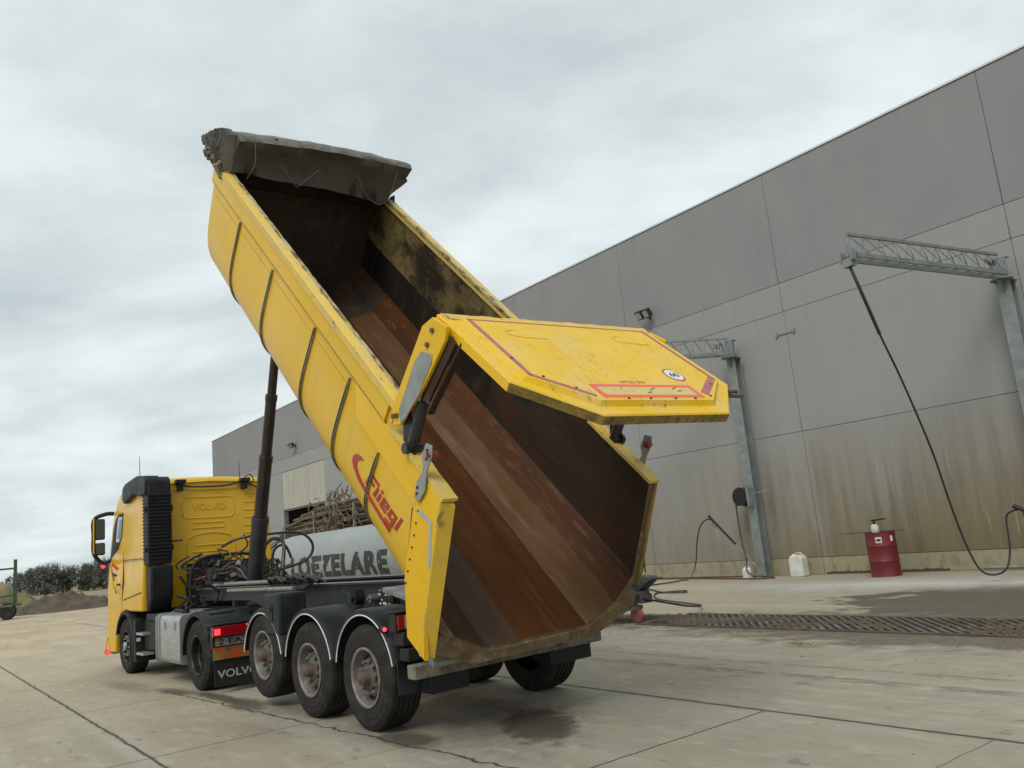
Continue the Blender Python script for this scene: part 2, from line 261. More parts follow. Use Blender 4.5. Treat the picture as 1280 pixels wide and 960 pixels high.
    spots = ma('MULTIPLY', ell(8.0, -5.4, 2.6, .75, .9, 2, .6), mr(nz(7, (1, 2.2, 1), 4), .60, .63))
    c = mixc(mr(spots, 0, 1, 0, .85), c, (.045, .036, .027))
    c = mixc(ma('MULTIPLY', mr(nz(3.2, (1, 1.6, 1), 3, loc=(4, 4, 1)), .66, .68), .55), c, (.16, .14, .11))
    # tyre print band left by lugs, parallel with the joint
    band = ma('MAXIMUM', mr(ma('ABSOLUTE', ma('ADD', n0, 8.0)), .15, .05), ma('MULTIPLY', mr(ma('ABSOLUTE', ma('ADD', n0, 8.55)), .10, .03), .8))
    band = ma('MULTIPLY', band, mr(nz(5.5, (.55, 2.2, 1), det=3), .46, .52)); band = ma('MULTIPLY', band, mr(s0, 10.5, 8.5))
    c = mixc(mr(band, 0, 1, 0, .75), c, (.17, .15, .125))
    # joints
    def line(v, at, w):
        return mr(ma('ABSOLUTE', ma('SUBTRACT', v, at)), w, w*.4)
    lim = ma('MULTIPLY', mr(s0, 50, 40), mr(n0, 14, 13))
    J = ma('MAXIMUM', line(n, -6.5, .034), line(n, -2.12, .024))
    J = ma('MAXIMUM', J, line(n, 2.3, .02)); J = ma('MAXIMUM', J, ma('MULTIPLY', line(n, -10.85, .02), .4))
    def grid(v, off, per, w):
        f = ma('FLOORED_MODULO', ma('SUBTRACT', v, off), per); f = ma('MINIMUM', f, ma('SUBTRACT', per, f)); return mr(f, w, w*.4)
    inner = mr(n0, -6.52, -6.48)
    g = ma('MAXIMUM', grid(s, 1.15, 4.0, .015), ma('MULTIPLY', grid(s, 3.15, 4.0, .010), .55))
    J = ma('MAXIMUM', J, ma('MULTIPLY', g, inner))
    wob2 = ma('MULTIPLY', ma('SUBTRACT', nz(3.5, det=5), .5), .22)
    crk = line(ma('SUBTRACT', ma('ADD', n0, wob2), ma('MULTIPLY', ma('SUBTRACT', s0, 10.0), .07)), -3.68, .022)
    crk = ma('MULTIPLY', crk, ma('MULTIPLY', mr(s0, 14.5, 13.5), mr(nz(2.0, loc=(1, 5, 2)), .36, .44)))
    J = ma('MAXIMUM', J, crk); J = ma('MULTIPLY', J, lim)
    c = mixc(mr(J, 0, 1, 0, .93), c, (.05, .040, .030))
    Jh = ma('MAXIMUM', line(n, -6.5, .10), line(n, -2.12, .06)); Jh = ma('MULTIPLY', ma('MULTIPLY', Jh, lim), mr(nz(6), .4, .6))
    c = mixc(mr(Jh, 0, 1, 0, .25), c, (.14, .12, .09))
    L(c, b.inputs['Base Color']); 
    L(mr(wet, 0, 1, .82, .55), b.inputs['Roughness']); b.inputs['Specular IOR Level'].default_value = .35
    bp = N_(t, 'ShaderNodeBump', i_Strength=.5, i_Distance=.012)
    L(ma('SUBTRACT', ma('ADD', ma('MULTIPLY', nz(18), .4), ma('MULTIPLY', nz(70), .25)), ma('MULTIPLY', J, 1.2)), bp.inputs['Height']); L(bp.outputs[0], b.inputs['Normal'])
    return m
M['ground'] = ground_mat()

# ------------------------------------------------------------------ mesh helpers
class MB:
    def __init__(s): s.v = []; s.f = []; s.mi = []; s.cur = 0
    def add(s, vs, fs, T=None):
        o = len(s.v)
        for p in vs:
            p = Vector(p)
            s.v.append(T @ p if T is not None else p)
        for f in fs: s.f.append([i+o for i in f]); s.mi.append(s.cur)
        return s
    def box(s, a, b, T=None):
        x0, y0, z0 = a; x1, y1, z1 = b
        return s.add([(x0,y0,z0),(x1,y0,z0),(x1,y1,z0),(x0,y1,z0),(x0,y0,z1),(x1,y0,z1),(x1,y1,z1),(x0,y1,z1)],
                     [(0,3,2,1),(4,5,6,7),(0,1,5,4),(1,2,6,5),(2,3,7,6),(3,0,4,7)], T)
    def prism(s, pts, ax, a, b, T=None):
        """2D polygon extruded along axis ax from a to b; pts are the other two coords in order"""
        def mk(p, k):
            q = [p[0], p[1]]; q.insert(ax, k); return q
        n = len(pts); vs = [mk(p, a) for p in pts]+[mk(p, b) for p in pts]
        fs = [tuple(range(n))[::-1], tuple(range(n, 2*n))]+[(i, (i+1) % n, n+(i+1) % n, n+i) for i in range(n)]
        return s.add(vs, fs, T)
    def cyl(s, p0, p1, r0, r1=None, n=16, cap=True):
        if r1 is None: r1 = r0
        p0, p1 = Vector(p0), Vector(p1); d = (p1-p0)
        q = d.to_track_quat('Z', 'Y'); vs = []
        for p, r in ((p0, r0), (p1, r1)):
            for i in range(n):
                a = 2*pi*i/n; vs.append(p+q @ Vector((r*cos(a), r*sin(a), 0)))
        fs = [(i, (i+1) % n, n+(i+1) % n, n+i) for i in range(n)]
        if cap: fs += [tuple(range(n))[::-1], tuple(range(n, 2*n))]
        return s.add(vs, fs)
    def tube(s, pts, r, n=6, rr=None):
        pts = [Vector(p) for p in pts]; vs = []; ref = None
        for k, p in enumerate(pts):
            d = (pts[min(k+1, len(pts)-1)]-pts[max(k-1, 0)])
            if d.length < 1e-9: d = Vector((0, 0, 1))
            d.normalize()
            if ref is None: ref = Vector((0, 0, 1)) if abs(d.z) < .9 else Vector((1, 0, 0))
            u = d.cross(ref); 
            if u.length < 1e-6: u = d.orthogonal()
            u.normalize(); v = d.cross(u); ref = -v if (-v).length > 0 else ref
            ra = r if rr is None else rr[k]
            for i in range(n):
                a = 2*pi*i/n; vs.append(p+u*ra*cos(a)+v*ra*sin(a))
        fs = []
        for k in range(len(pts)-1):
            for i in range(n): fs.append((k*n+i, k*n+(i+1) % n, (k+1)*n+(i+1) % n, (k+1)*n+i))
        fs += [tuple(range(n)), tuple(range((len(pts)-1)*n, len(pts)*n))[::-1]]
        return s.add(vs, fs)
    def lathe(s, prof, n=40, ax=1, c=(0, 0, 0)):
        """prof: (r, h) list, revolved round axis ax"""
        vs = []
        for r, h in prof:
            for i in range(n):
                a = 2*pi*i/n; q = [r*cos(a), r*sin(a)]; q.insert(ax, h); vs.append((q[0]+c[0], q[1]+c[1], q[2]+c[2]))
        fs = [(k*n+i, k*n+(i+1) % n, (k+1)*n+(i+1) % n, (k+1)*n+i) for k in range(len(prof)-1) for i in range(n)]
        return s.add(vs, fs)
    def sweep(s, secs, closed=True, caps=True, T=None):
        """secs: list of sections, each the same number of 3D points"""
        n = len(secs[0]); vs = [p for q in secs for p in q]; m = n if closed else n-1
        fs = [(k*n+i, k*n+(i+1) % n, (k+1)*n+(i+1) % n, (k+1)*n+i) for k in range(len(secs)-1) for i in range(m)]
        if caps and closed: fs += [tuple(range(n))[::-1], tuple(range((len(secs)-1)*n, len(secs)*n))]
        return s.add(vs, fs, T)
    def build(s, name, m, parent=None, mw=None, bevel=0, smooth=True, seg=2, ang=35):
        me = bpy.data.meshes.new(name); me.from_pydata([tuple(p) for p in s.v], [], s.f)
        ms = m if isinstance(m, (list, tuple)) else [m]
        for k in ms: me.materials.append(M[k])
        for p, i in zip(me.polygons, s.mi): p.material_index = min(i, len(ms)-1)
        bm = bmesh.new(); bm.from_mesh(me); bmesh.ops.recalc_face_normals(bm, faces=bm.faces); bm.to_mesh(me); bm.free()
        if smooth:
            for p in me.polygons: p.use_smooth = True
            me.set_sharp_from_angle(angle=radians(ang))
        me.validate(); me.update()
        o = bpy.data.objects.new(name, me); COL.objects.link(o)
        if parent: o.parent = parent
        if mw is not None: o.matrix_local = mw
        if bevel:
            b = o.modifiers.new('bevel', 'BEVEL'); b.width = bevel; b.segments = seg; b.limit_method = 'ANGLE'; b.angle_limit = radians(40)
        return o
def empty(name, mw, label=None, cat=None, group=None):
    o = bpy.data.objects.new(name, None); COL.objects.link(o); o.matrix_world = mw; o.empty_display_size = .3
    tag(o, label, cat, group); return o
def tag(o, label=None, cat=None, group=None, kind=None):
    if label: o['label'] = label
    if cat: o['category'] = cat
    if group: o['group'] = group
    if kind: o['kind'] = kind
    return o
def copy_tree(o, parent=None):
    c = o.copy(); COL.objects.link(c)
    if parent: c.parent = parent
    for ch in list(o.children): copy_tree(ch, c)
    return c
def text(name, s, width, height, mw, m, parent, depth=.003, shear=0, bold=0, local=None, gap=1.0, warp=None):
    cu = bpy.data.curves.new(name, 'FONT'); cu.body = s; cu.extrude = .02; cu.offset = bold; cu.shear = shear; cu.resolution_u = 3; cu.space_character = gap
    t = bpy.data.objects.new(name+'_tmp', cu); COL.objects.link(t)
    dg = bpy.context.evaluated_depsgraph_get(); dg.update()
    me = bpy.data.meshes.new_from_object(t.evaluated_get(dg)); bpy.data.objects.remove(t); bpy.data.curves.remove(cu)
    xs = [v.co.x for v in me.vertices]; ys = [v.co.y for v in me.vertices]; zs = [v.co.z for v in me.vertices]
    ax, bx, ay, by, az, bz = min(xs), max(xs), min(ys), max(ys), min(zs), max(zs)
    if warp:
        bm = bmesh.new(); bm.from_mesh(me)
        for k in range(1, 12):
            bmesh.ops.bisect_plane(bm, geom=bm.verts[:]+bm.edges[:]+bm.faces[:], plane_co=(0, ay+(by-ay)*k/12, 0), plane_no=(0, 1, 0))
        bm.to_mesh(me); bm.free()
    for v in me.vertices:
        p = Vector(((v.co.x-ax)/(bx-ax)*width, (v.co.y-ay)/(by-ay)*height, (v.co.z-az)/(bz-az)*depth))
        v.co = mw @ (warp(p) if warp else p)
    me.materials.clear(); me.materials.append(M[m]); me.name = name
    o = bpy.data.objects.new(name, me); COL.objects.link(o)
    if parent: o.parent = parent
    if local is not None: o.matrix_local = local
    return o
def frame(o, x, y, z):
    """matrix with given axes"""
    return Matrix(((x[0], y[0], z[0], o[0]), (x[1], y[1], z[1], o[1]), (x[2], y[2], z[2], o[2]), (0, 0, 0, 1)))
def smoothpath(pts, n=8):
    P = [Vector(p) for p in pts]; out = []
    for i in range(len(P)-1):
        p0, p1, p2, p3 = P[max(i-1, 0)], P[i], P[i+1], P[min(i+2, len(P)-1)]
        for k in range(n):
            t = k/n
            out.append(.5*((2*p1)+(-p0+p2)*t+(2*p0-5*p1+4*p2-p3)*t*t+(-p0+3*p1-3*p2+p3)*t**3))
    out.append(P[-1]); return out

TH, TX, TY = .6931, -.8175, 9.5631          # truck heading and rear-axle point
THW = .6532                                 # heading of the wall
MT = Matrix.Translation((TX, TY, 0)) @ Matrix.Rotation(TH+pi/2, 4, 'Z')
MW = Matrix.Rotation(THW+pi/2, 4, 'Z')      # x = along the wall, y = away from the wall towards the yard

# ================================================================== SETTING
g = MB()
# one sheet, finer near, out to the horizon
g.add([(-1500, -1500, 0), (1500, -1500, 0), (1500, 1500, 0), (-1500, 1500, 0)], [(0, 1, 2, 3)])
go = g.build('ground', 'ground'); go.matrix_world = MW; tag(go, kind='structure')

def mound(name, cx, cy, rx, ry, h, mt, rot=0, seed=0, nx=64):
    b = MB(); vs = []; fs = []
    for i in range(nx+1):
        for j in range(nx+1):
            u, v = i/nx*2-1, j/nx*2-1; r = sqrt(u*u+v*v)
            q = max(0, 1-r**1.6)
            z = h*q*(1+.5*mn.fractal(Vector((u*2.5+seed, v*2.5, seed*1.7)), 1, 2, 5))+(.30*h*mn.noise(Vector((u*7, v*7, seed)))+.12*h*mn.noise(Vector((u*19, v*19, seed))))*(q > 0)*min(1, q*4)
            vs.append((u*rx, v*ry, z if r < 1 else -.05))
    for i in range(nx):
        for j in range(nx):
            a = i*(nx+1)+j; fs.append((a, a+nx+1, a+nx+2, a+1))
    b.add(vs, fs); o = b.build(name, mt, ang=80); o.location = (cx, cy, 0); o.rotation_euler.z = rot; return tag(o, kind='structure')
mound('grassy_earth_bank', -39.2, 57, 5.6, 7, 2.6, 'sandheap', .3, 1)
mound('dirt_mound', -30.2, 54.5, 3.8, 3.2, 1.0, 'soil', -.1, 2)
mound('dirt_mound', -26.0, 59, 4.5, 2.5, .75, 'soil', .1, 3)
mound('dirt_mound', -25.0, 58, 3.0, 2.2, .95, 'soil', .1, 4)
mound('dirt_mound', -21.0, 60, 5, 2.6, 1.1, 'soil', .4, 5)
mound('dirt_mound', -41.0, 50, 6, 4, 1.3, 'soil', .4, 6)

# --------------------------------------------------------------- trees beyond the field
def make_tree(seed, H, W, mt, dens):
    rnd = random.Random(seed)
    t = bpy.data.objects.new('field_tree', None); COL.objects.link(t)
    b = MB(); b.tube([(0, 0, 0), (.1, .05, H*.3), (.0, .1, H*.6), (.05, 0, H*.92)], .1, 6, rr=[.16, .12, .08, .03])
    for k in range(9):
        a = rnd.uniform(0, 2*pi); z = H*rnd.uniform(.15, .6); b.tube([(0, 0, z), (W*.25*cos(a), W*.25*sin(a), z+H*.12), (W*.45*cos(a), W*.45*sin(a), z+H*.3)], .04, 4, rr=[.07, .045, .015])
    b.build('trunk', 'bark', t)
    c = MB(); cl = [(rnd.uniform(-.38, .38)*W, rnd.uniform(-.38, .38)*W, H*rnd.uniform(.12, .86), rnd.uniform(.35, .75)) for _ in range(34)]
    for cx, cy, cz, cr_ in cl:
        for _ in range(dens):
            d = Vector((rnd.gauss(0, 1), rnd.gauss(0, 1), rnd.gauss(0, 1))); d = d.normalized()*cr_*rnd.random()**.4
            p = Vector((cx, cy, cz))+Vector((d.x, d.y, d.z*1.25)); sc = rnd.uniform(.10, .24)
            e1 = Vector((rnd.gauss(0, 1), rnd.gauss(0, 1), rnd.gauss(0, 1))).normalized()*sc; e2 = e1.orthogonal().normalized()*sc*.5
            c.add([p-e1, p+e2, p+e1, p-e2], [(0, 1, 2, 3)])
    for _ in range(160):
        a = rnd.uniform(0, 2*pi); r = rnd.uniform(0, .4)*W; z = H*rnd.uniform(.6, .88)
        c.tube([(r*cos(a), r*sin(a), z), (r*1.1*cos(a), r*1.1*sin(a), z+H*rnd.uniform(.1, .22))], .012, 3)
    c.build('crown', mt, t, smooth=False); return t
protos = [make_tree(11, 5.4, 4.6, 'leaf', 75), make_tree(12, 5.0, 4.4, 'leaf', 75), make_tree(13, 5.8, 5, 'leaf', 75)]
pale = [make_tree(21, 4.6, 4, 'leaf2', 40), make_tree(22, 4.2, 4.4, 'leaf2', 40)]
used = set(); rnd = random.Random(5)
def plant(proto, x, y, sc, label, group):
    o = proto if id(proto) not in used else copy_tree(proto); used.add(id(proto))
    o.location = (x, y, 0); o.rotation_euler.z = rnd.uniform(0, 6); o.scale = (sc, sc, sc); tag(o, label, 'tree', group)
for i in range(32):   # dense copse left of the cab
    x = -84.5+i*1.02+rnd.uniform(-.4, .4); y = 142+rnd.uniform(-4, 4)
    plant(protos[i % 3], x, y, rnd.uniform(.70, .92), 'dark bushy tree in the dense copse beyond the field left of the yellow cab', 'trees of the dark copse beyond the field')
for i in range(16):
    plant(pale[i % 2], -150+i*4.0+rnd.uniform(-1, 1), 160+rnd.uniform(-6, 6), rnd.uniform(.75, 1.1), 'pale leafless tree in the thin row behind the grassy earth bank', 'pale bare trees behind the bank')
for p in protos+pale: pass

# --------------------------------------------------------------- building
bld = empty('warehouse', MW, 'long grey concrete-panel warehouse wall with pale coping beside the yard', 'building')
NW = -20.5
cols = [-11.28, -5.06, 1.16, 7.38, 13.59, 19.9, 26.15, 32.4, 38.6, 45.9, 52.6, 60.0, 67.2]
rows = [0, .46, 3.95, 7.45, 8.30, 11.70]
b = MB(); gp = .0065
for i in range(len(cols)-1):
    for j in range(5):
        if cols[i] == 45.9 and j in (0, 1, 2): continue
        x0, x1 = cols[i]+gp, cols[i+1]-gp; z0, z1 = rows[j]+gp*.8, rows[j+1]-gp*.8
        dn = .012 if j == 0 else 0
        b.box((x0, NW-.2, z0), (x1, NW+dn, z1))
b.build('wall_panels', 'wall', bld, bevel=.006, seg=1)
b = MB(); b.box((-11.2, NW-.45, 0), (45.8, NW-.205, 11.6)); b.box((52.7, NW-.45, 0), (67.1, NW-.205, 11.6)); b.box((45.8, NW-.45, 7.5), (52.7, NW-.205, 11.6))
b.build('backing_wall', 'dark', bld)
b = MB(); b.box((66.9, -60, 0), (67.18, NW-.46, 11.68)); b.box((-11.2, -60, 0), (-10.9, NW-.46, 11.68)); b.box((-11.2, -60.3, 0), (67.18, -60.02, 11.68)); b.build('end_walls', 'wall', bld)
b = MB(); b.box((-11.2, -60, 11.4), (67.1, NW-.46, 11.5)); b.build('roof', 'coping', bld)
b = MB(); b.box((-11.35, NW-.5, 11.71), (67.25, NW+.03, 11.77)); b.build('coping', 'coping', bld, bevel=.006, seg=1)
b = MB(); b.box((45.93, NW-.12, 5.0), (52.57, NW-.02, 7.43)); b.build('door_header_panel', 'pale', bld)
b = MB(); b.box((45.9, -32, .01), (52.6, -31.8, 5.4)); b.box((45.6, -32, .01), (45.8, NW-.46, 5.4)); b.box((52.7, -32, .01), (52.9, NW-.46, 5.4)); b.box((45.8, -31.9, 5.4), (52.7, NW-.46, 5.5)); b.build('dark_bay', 'dark', bld)
b = MB()
for x in (45.93, 52.45): b.box((x, NW-.3, 0), (x+.12, NW+.01, 4.98))
b.box((45.93, NW-.3, 4.9), (52.57, NW-.13, 4.99)); b.build('door_frame', 'galv', bld, bevel=.01)
# rough repair bits under the plinth
b = MB(); secs = []
for k in range(60):
    x = 10.2+k*.056; h = .07+.05*mn.noise(Vector((x*6, 0, 0)))+.03*mn.noise(Vector((x*17, 0, 3))); secs.append([(x, NW+.013, 0), (x, NW+.045+.02*mn.noise(Vector((x*9, 4, 0))), 0), (x, NW+.04, h*.7), (x, NW+.013, h)])
b.sweep(secs); b.build('base_rubble', 'hosebrown', bld)

# --------------------------------------------------------------- drain
dr = MB(); dr.box((-8, -12.45, .002), (11.3, -11.05, .006)); dch = dr.build('drain_pit_shade', 'dark'); dch.matrix_world = MW; tag(dch, kind='structure')  # flat dark sheet paints the shade of a pit under the slats
dg_ = MB(); x = -7.4
while x < 11.0:
    q = .062
    x0, x1 = x-.62, x+.62
    dg_.prism([(x1, -12.43), (x1+q, -12.43), (x0+q, -11.07), (x0, -11.07)], 2, .007, .026)
    x += .155
dg_.box((-8.5, -12.49, .004), (11.4, -12.45, .027)); dg_.box((-8.5, -11.05, .004), (11.4, -11.01, .027))
o = dg_.build('drain_grating', 'slat'); o.matrix_world = MW
tag(o, 'long slatted drain grating clogged with mud across the wash bay', 'drain grating')
# mud clumps on and round the grating (uncountable)
b = MB(); r = random.Random(3)
def clump(b, x, y, z, s, r):
    n = 7; vs = []
    for k in range(n):
        a = 2*pi*k/n; q = s*r.uniform(.6, 1.1); vs.append((x+q*cos(a), y+q*sin(a)*.8, z))
    for k in range(n):
        a = 2*pi*k/n; q = s*r.uniform(.3, .6); vs.append((x+q*cos(a), y+q*sin(a)*.8, z+s*r.uniform(.2, .5)))
    vs.append((x, y, z+s*r.uniform(.4, .7)))
    b.add(vs, [(k, (k+1) % n, n+(k+1) % n, n+k) for k in range(n)]+[(n+k, n+(k+1) % n, 2*n) for k in range(n)])
for _ in range(260):
    t = r.random(); s_ = r.choice([r.gauss(8.6, .7), r.gauss(10.6, .9), r.gauss(5.2, .5), r.uniform(2, 12)]); n_ = r.gauss(-11.75, .28)
    clump(b, s_, n_, .02, r.uniform(.015, .06), r)
silt = [(11.4, -11.8, .9, .5), (10.2, -11.5, .8, .45), (9.3, -11.9, .7, .35), (8.2, -11.4, .55, .3), (7.5, -11.8, .5, .22), (6.9, -11.5, .4, .2), (5.0, -11.3, .6, .25), (12.3, -11.5, .7, .8), (3.6, -11.9, .4, .3)]
for (cx, cy, rx, ry) in silt:
    for _ in range(int(420*rx*ry/.2)):
        a_ = r.uniform(0, 2*pi); q = sqrt(r.random()); clump(b, cx+rx*q*cos(a_), cy+ry*q*sin(a_), .018, r.uniform(.012, .045)*(1.2-q*.6), r)
for _ in range(300): clump(b, r.uniform(1, 12), r.gauss(-10.9, .5), 0.0, r.uniform(.006, .02), r)
o = b.build('mud_clods', 'soil', smooth=False); o.matrix_world = MW; tag(o, 'dark mud clods lying over the slats of the drain grating', 'mud', kind='stuff')
b = MB()
for (cx, cy, n, sp_) in ((4.9, -11.6, 90, .32), (7.0, -9.75, 60, .12), (3.2, -10.6, 40, .35)):
    for _ in range(n):
        x, y = r.gauss(cx, sp_), r.gauss(cy, sp_*.6); a = r.uniform(0, pi); l = r.uniform(.04, .12)
        b.tube([(x, y, .03), (x+l*cos(a), y+l*sin(a), .03+r.uniform(0, .04))], .003, 3)
o = b.build('straw_litter', 'straw', smooth=False); o.matrix_world = MW; tag(o, 'brown straw scraps scattered near the drain', 'straw', kind='stuff')
# grit and small stones on the yard
b = MB()
for _ in range(1100):
    s_, n_ = r.uniform(2, 26), r.uniform(-19.5, 1.5); q = r.random()**3*.014+.003
    clump(b, s_, n_, 0, q, r)
o = b.build('grit', 'mud', smooth=False); o.matrix_world = MW; tag(o, 'tiny stones and grit scattered over the concrete yard', 'grit', kind='stuff')
# ================================================================== WASH BAY FITTINGS
# swing arms on posts
def swing_arm(s0, top, tip_s, tip_n, label, segs=11, base_n=-20.15):
    t = empty('wash_boom', MW @ Matrix.Translation((s0, base_n, 0)), label, 'wash boom', 'swing booms over the wash bay')
    b = MB(); W_ = .15      # H section column
    b.box((-W_, -.15, .02), (W_, -.13, top)); b.box((-W_, .13, .02), (W_, .15, top)); b.box((-.008, -.13, .02), (.008, .13, top))
    b.box((-.22, -.22, 0), (.22, .22, .02)); b.build('post', 'galv', t, bevel=.003, seg=1)
    b = MB(); b.box((-.2, -.19, top), (.2, .24, top+.02)); b.prism([(.16, top), (.42, top), (.16, top-.28)], 0, -.012, .012)
    b.lathe([(.0, top+.02), (.24, top+.021), (.24, top+.045), (0, top+.046)], 20, 2, (0, .18, 0)); b.build('bracket', 'galv', t, bevel=.003, seg=1)
    b = MB(); b.box((-.14, -.12, top+.05), (.14, .10, top+.07)); b.box((-.14, -.12, top+.55), (.14, .10, top+.57)); b.box((-.012, -.12, top+.07), (.012, .10, top+.55)); b.box((-.14, .1, top+.05), (.14, .12, top+.57)); b.build('pivot_head', 'galv', t, bevel=.003, seg=1)
    a0 = Vector((0, .16, top+.10)); a1 = Vector((tip_s-s0, tip_n-base_n, top+.10)); d = (a1-a0); L_ = d.length; d.normalize(); sd_ = Vector((-d.y, d.x, 0))
    A = frame(a0, d, sd_, (0, 0, 1)); b = MB()
    for y in (-.14, .14):
        b.box((.0, y-.03, 0), (L_, y+.03, .09), A)
    b.box((.0, -.03, .50), (L_, .03, .56), A)
    for k in range(segs):
        x0, x1 = L_*k/segs, L_*(k+1)/segs
        for y in (-.14, .14): b.tube([A @ Vector((x0, y, .08)), A @ Vector((x1-.06, 0, .51))], .011, 5)
        for y in (-.14, .14): b.tube([A @ Vector((x1-.02, y, .08)), A @ Vector((x1-.06, 0, .51))], .007, 5)
        b.box((x1-.03, -.14, .0), (x1, .14, .02), A)
    b.box((L_-.02, -.16, -.02), (L_+.0, .16, .10), A)
    b.build('truss', 'galv', t, smooth=True)
    b = MB(); 
    for y in (-.13, .13): b.box((L_+.01, y-.02, -.06), (L_+.16, y+.02, .16), A)
    b.box((L_-.0, -.11, -.16), (L_+.14, .11, -.0), A); b.tube([A @ Vector((L_-.02, 0, .5)), A @ Vector((L_+.03, 0, .10))], .014, 5); b.tube([A @ Vector((L_-.02, 0, .52)), A @ Vector((L_-.02, 0, .66))], .014, 5)
    b.build('tip_roller', 'galv', t, bevel=.003, seg=1)
    b = MB()
    for k in range(2):
        x = .12+.1*k; b.tube(smoothpath([A @ Vector((x, -.1, .12)), A @ Vector((x+.1, .02, .35+.1*random.random())), A @ Vector((x+.25, .1, .2)), A @ Vector((x+.3, -.05, .4))], 4), .012, 5)
    b.build('hose_loops', 'hose', t)
    return t, A @ Vector((L_+.07, 0, -.16)) + Vector((s0, base_n, 0))
b1, tip1 = swing_arm(7.55, 6.42, 8.25, -15.0, 'galvanised truss boom at the right edge with a long hose hanging from its tip')
b2, tip2 = swing_arm(15.3, 6.42, 17.2, -16.4, 'galvanised truss boom on the post behind the raised yellow tailgate')
# hoses
def lance(pts, gun_at, end, name, label):
    t = empty(name, MW, label, 'pressure washer hose')
    b = MB(); b.tube(smoothpath(pts, 9), .021, 7); b.build('hose', 'hose', t)
    g0, e0 = Vector(gun_at), Vector(end); d = (e0-g0).normalized(); L_ = (e0-g0).length
    b = MB(); b.cyl(g0-d*.14, g0+d*.20, .045, .036, 8); h = Vector((0, 0, -1)); b.tube([g0+d*.02, g0+d*.05+h*.16, g0+d*.16+h*.17, g0+d*.15], .009, 5); b.cyl(g0+d*.0, g0+d*.0+Vector((0, 0, .05)), .028, .02, 8); b.build('trigger_gun', 'black', t)
    b = MB(); b.cyl(g0+d*.16, g0+d*L_*.55, .038, .034, 8); b.build('grip', 'black', t)
    b = MB(); b.cyl(g0+d*L_*.5, e0, .012, .012, 8); b.cyl(e0-d*.12, e0, .02, .024, 8); b.build('lance_pipe', 'steel', t)
    return t
T1 = tip1
lance([T1, T1+Vector((-.10, -.05, -.5)), (8.16, -15.4, 5.0), (8.20, -16.0, 4.1), (8.22, -16.7, 2.7), (8.25, -17.1, 1.6), (8.33, -17.6, .75), (8.25, -17.8, .25), (8.08, -17.95, .12), (7.85, -18.05, .22), (7.75, -18.15, .6), (7.74, -18.2, 1.1), (7.68, -18.2, 1.30), (7.45, -18.2, 1.38)], (7.42, -18.2, 1.38), (6.0, -18.5, .55), 'washer_hose', 'black hose looping down from the right boom tip to a spray lance')
b = MB(); b.tube(smoothpath([T1, T1+Vector((-.10, -.05, -.5)), (8.16, -15.4, 5.0)], 6), .034, 7); o = b.build('hose_sleeve', 'hose', None); o.parent = [x for x in bpy.data.objects if x.name == 'washer_hose'][0]
lance([(17.9, -17.4, .03), (17.55, -18.6, .04), (17.5, -19.0, .05), (17.3, -19.2, .10), (17.22, -19.45, .5), (17.15, -19.55, 1.1), (17.0, -19.6, 1.55), (16.75, -19.6, 1.75), (16.55, -19.6, 1.76)], (16.5, -19.6, 1.76), (15.35, -19.85, .35), 'washer_hose', 'black hose rising to a spray lance leaned against the left post')
b = MB(); b.tube(smoothpath([(11.3, -11.2, .45), (11.2, -12.2, .20), (11.9, -13.4, .06), (14.2, -14.6, .03), (15.3, -15.6, .03), (15.5, -16.1, .03), (15.0, -16.4, .03), (14.7, -16.0, .03), (15.4, -16.0, .04), (16.6, -16.8, .03), (17.9, -17.4, .03)], 8), .02, 6)
o = b.build('ground_hose', 'hose'); o.matrix_world = MW; tag(o, 'black hose lying across the concrete from the grey tanker drawbar', 'hose')
b = MB(); b.tube(smoothpath([(20.5, -20.1, .03), (18, -19.9, .03), (16, -19.5, .03), (14.9, -19.3, .03), (14.6, -19.6, .03), (16, -20.1, .03), (20, -20.25, .03)], 8), .022, 6)
o = b.build('ground_hose', 'hosebrown'); o.matrix_world = MW; tag(o, 'brown hose lying in a flat loop along the foot of the wall', 'hose')
# reel
rl = empty('hose_reel', MW @ Matrix.Translation((15.52, -19.95, 2.32)), 'black hose reel fixed to the left boom post', 'hose reel')
b = MB(); b.lathe([(.13, -.10), (.27, -.11), (.28, -.14), (.26, -.16), (.22, -.12), (.08, -.12), (.07, -.2), (0, -.2)], 24, 1); b.lathe([(.13, .10), (.27, .11), (.28, .14), (.26, .16), (0, .16)], 24, 1); b.lathe([(.13, -.10), (.13, .10)], 24, 1); b.build('drum', 'black', rl)
b = MB()
for k in range(5): b.tube([(.19*cos(a), -.09+.045*k, .19*sin(a)) for a in [2*pi*j/24 for j in range(25)]], .022, 6)
b.build('wound_hose', 'hose', rl, ang=70)
b = MB(); b.box((-.1, -.2, -.3), (.1, .2, -.26)); b.box((-.33, -.18, -.3), (-.26, .18, .25)); b.build('bracket', 'galv', rl)
b = MB(); b.tube(smoothpath([(.25, 0, .1), (.30, 0, -.3), (.2, .1, -1.2), (.05, .2, -1.8), (.0, .3, -2.1), (-.3, .35, -2.28)], 6), .02, 6); b.build('hose', 'hose', rl)
b = MB(); b.tube([(-.28, 0, .05), (-.7, -.3, .12)], .01, 5); b.lathe([(0, -.01), (.04, 0), (0, .01)], 8, 1, (-.7, -.3, .12)); b.build('handle', 'steel', rl)
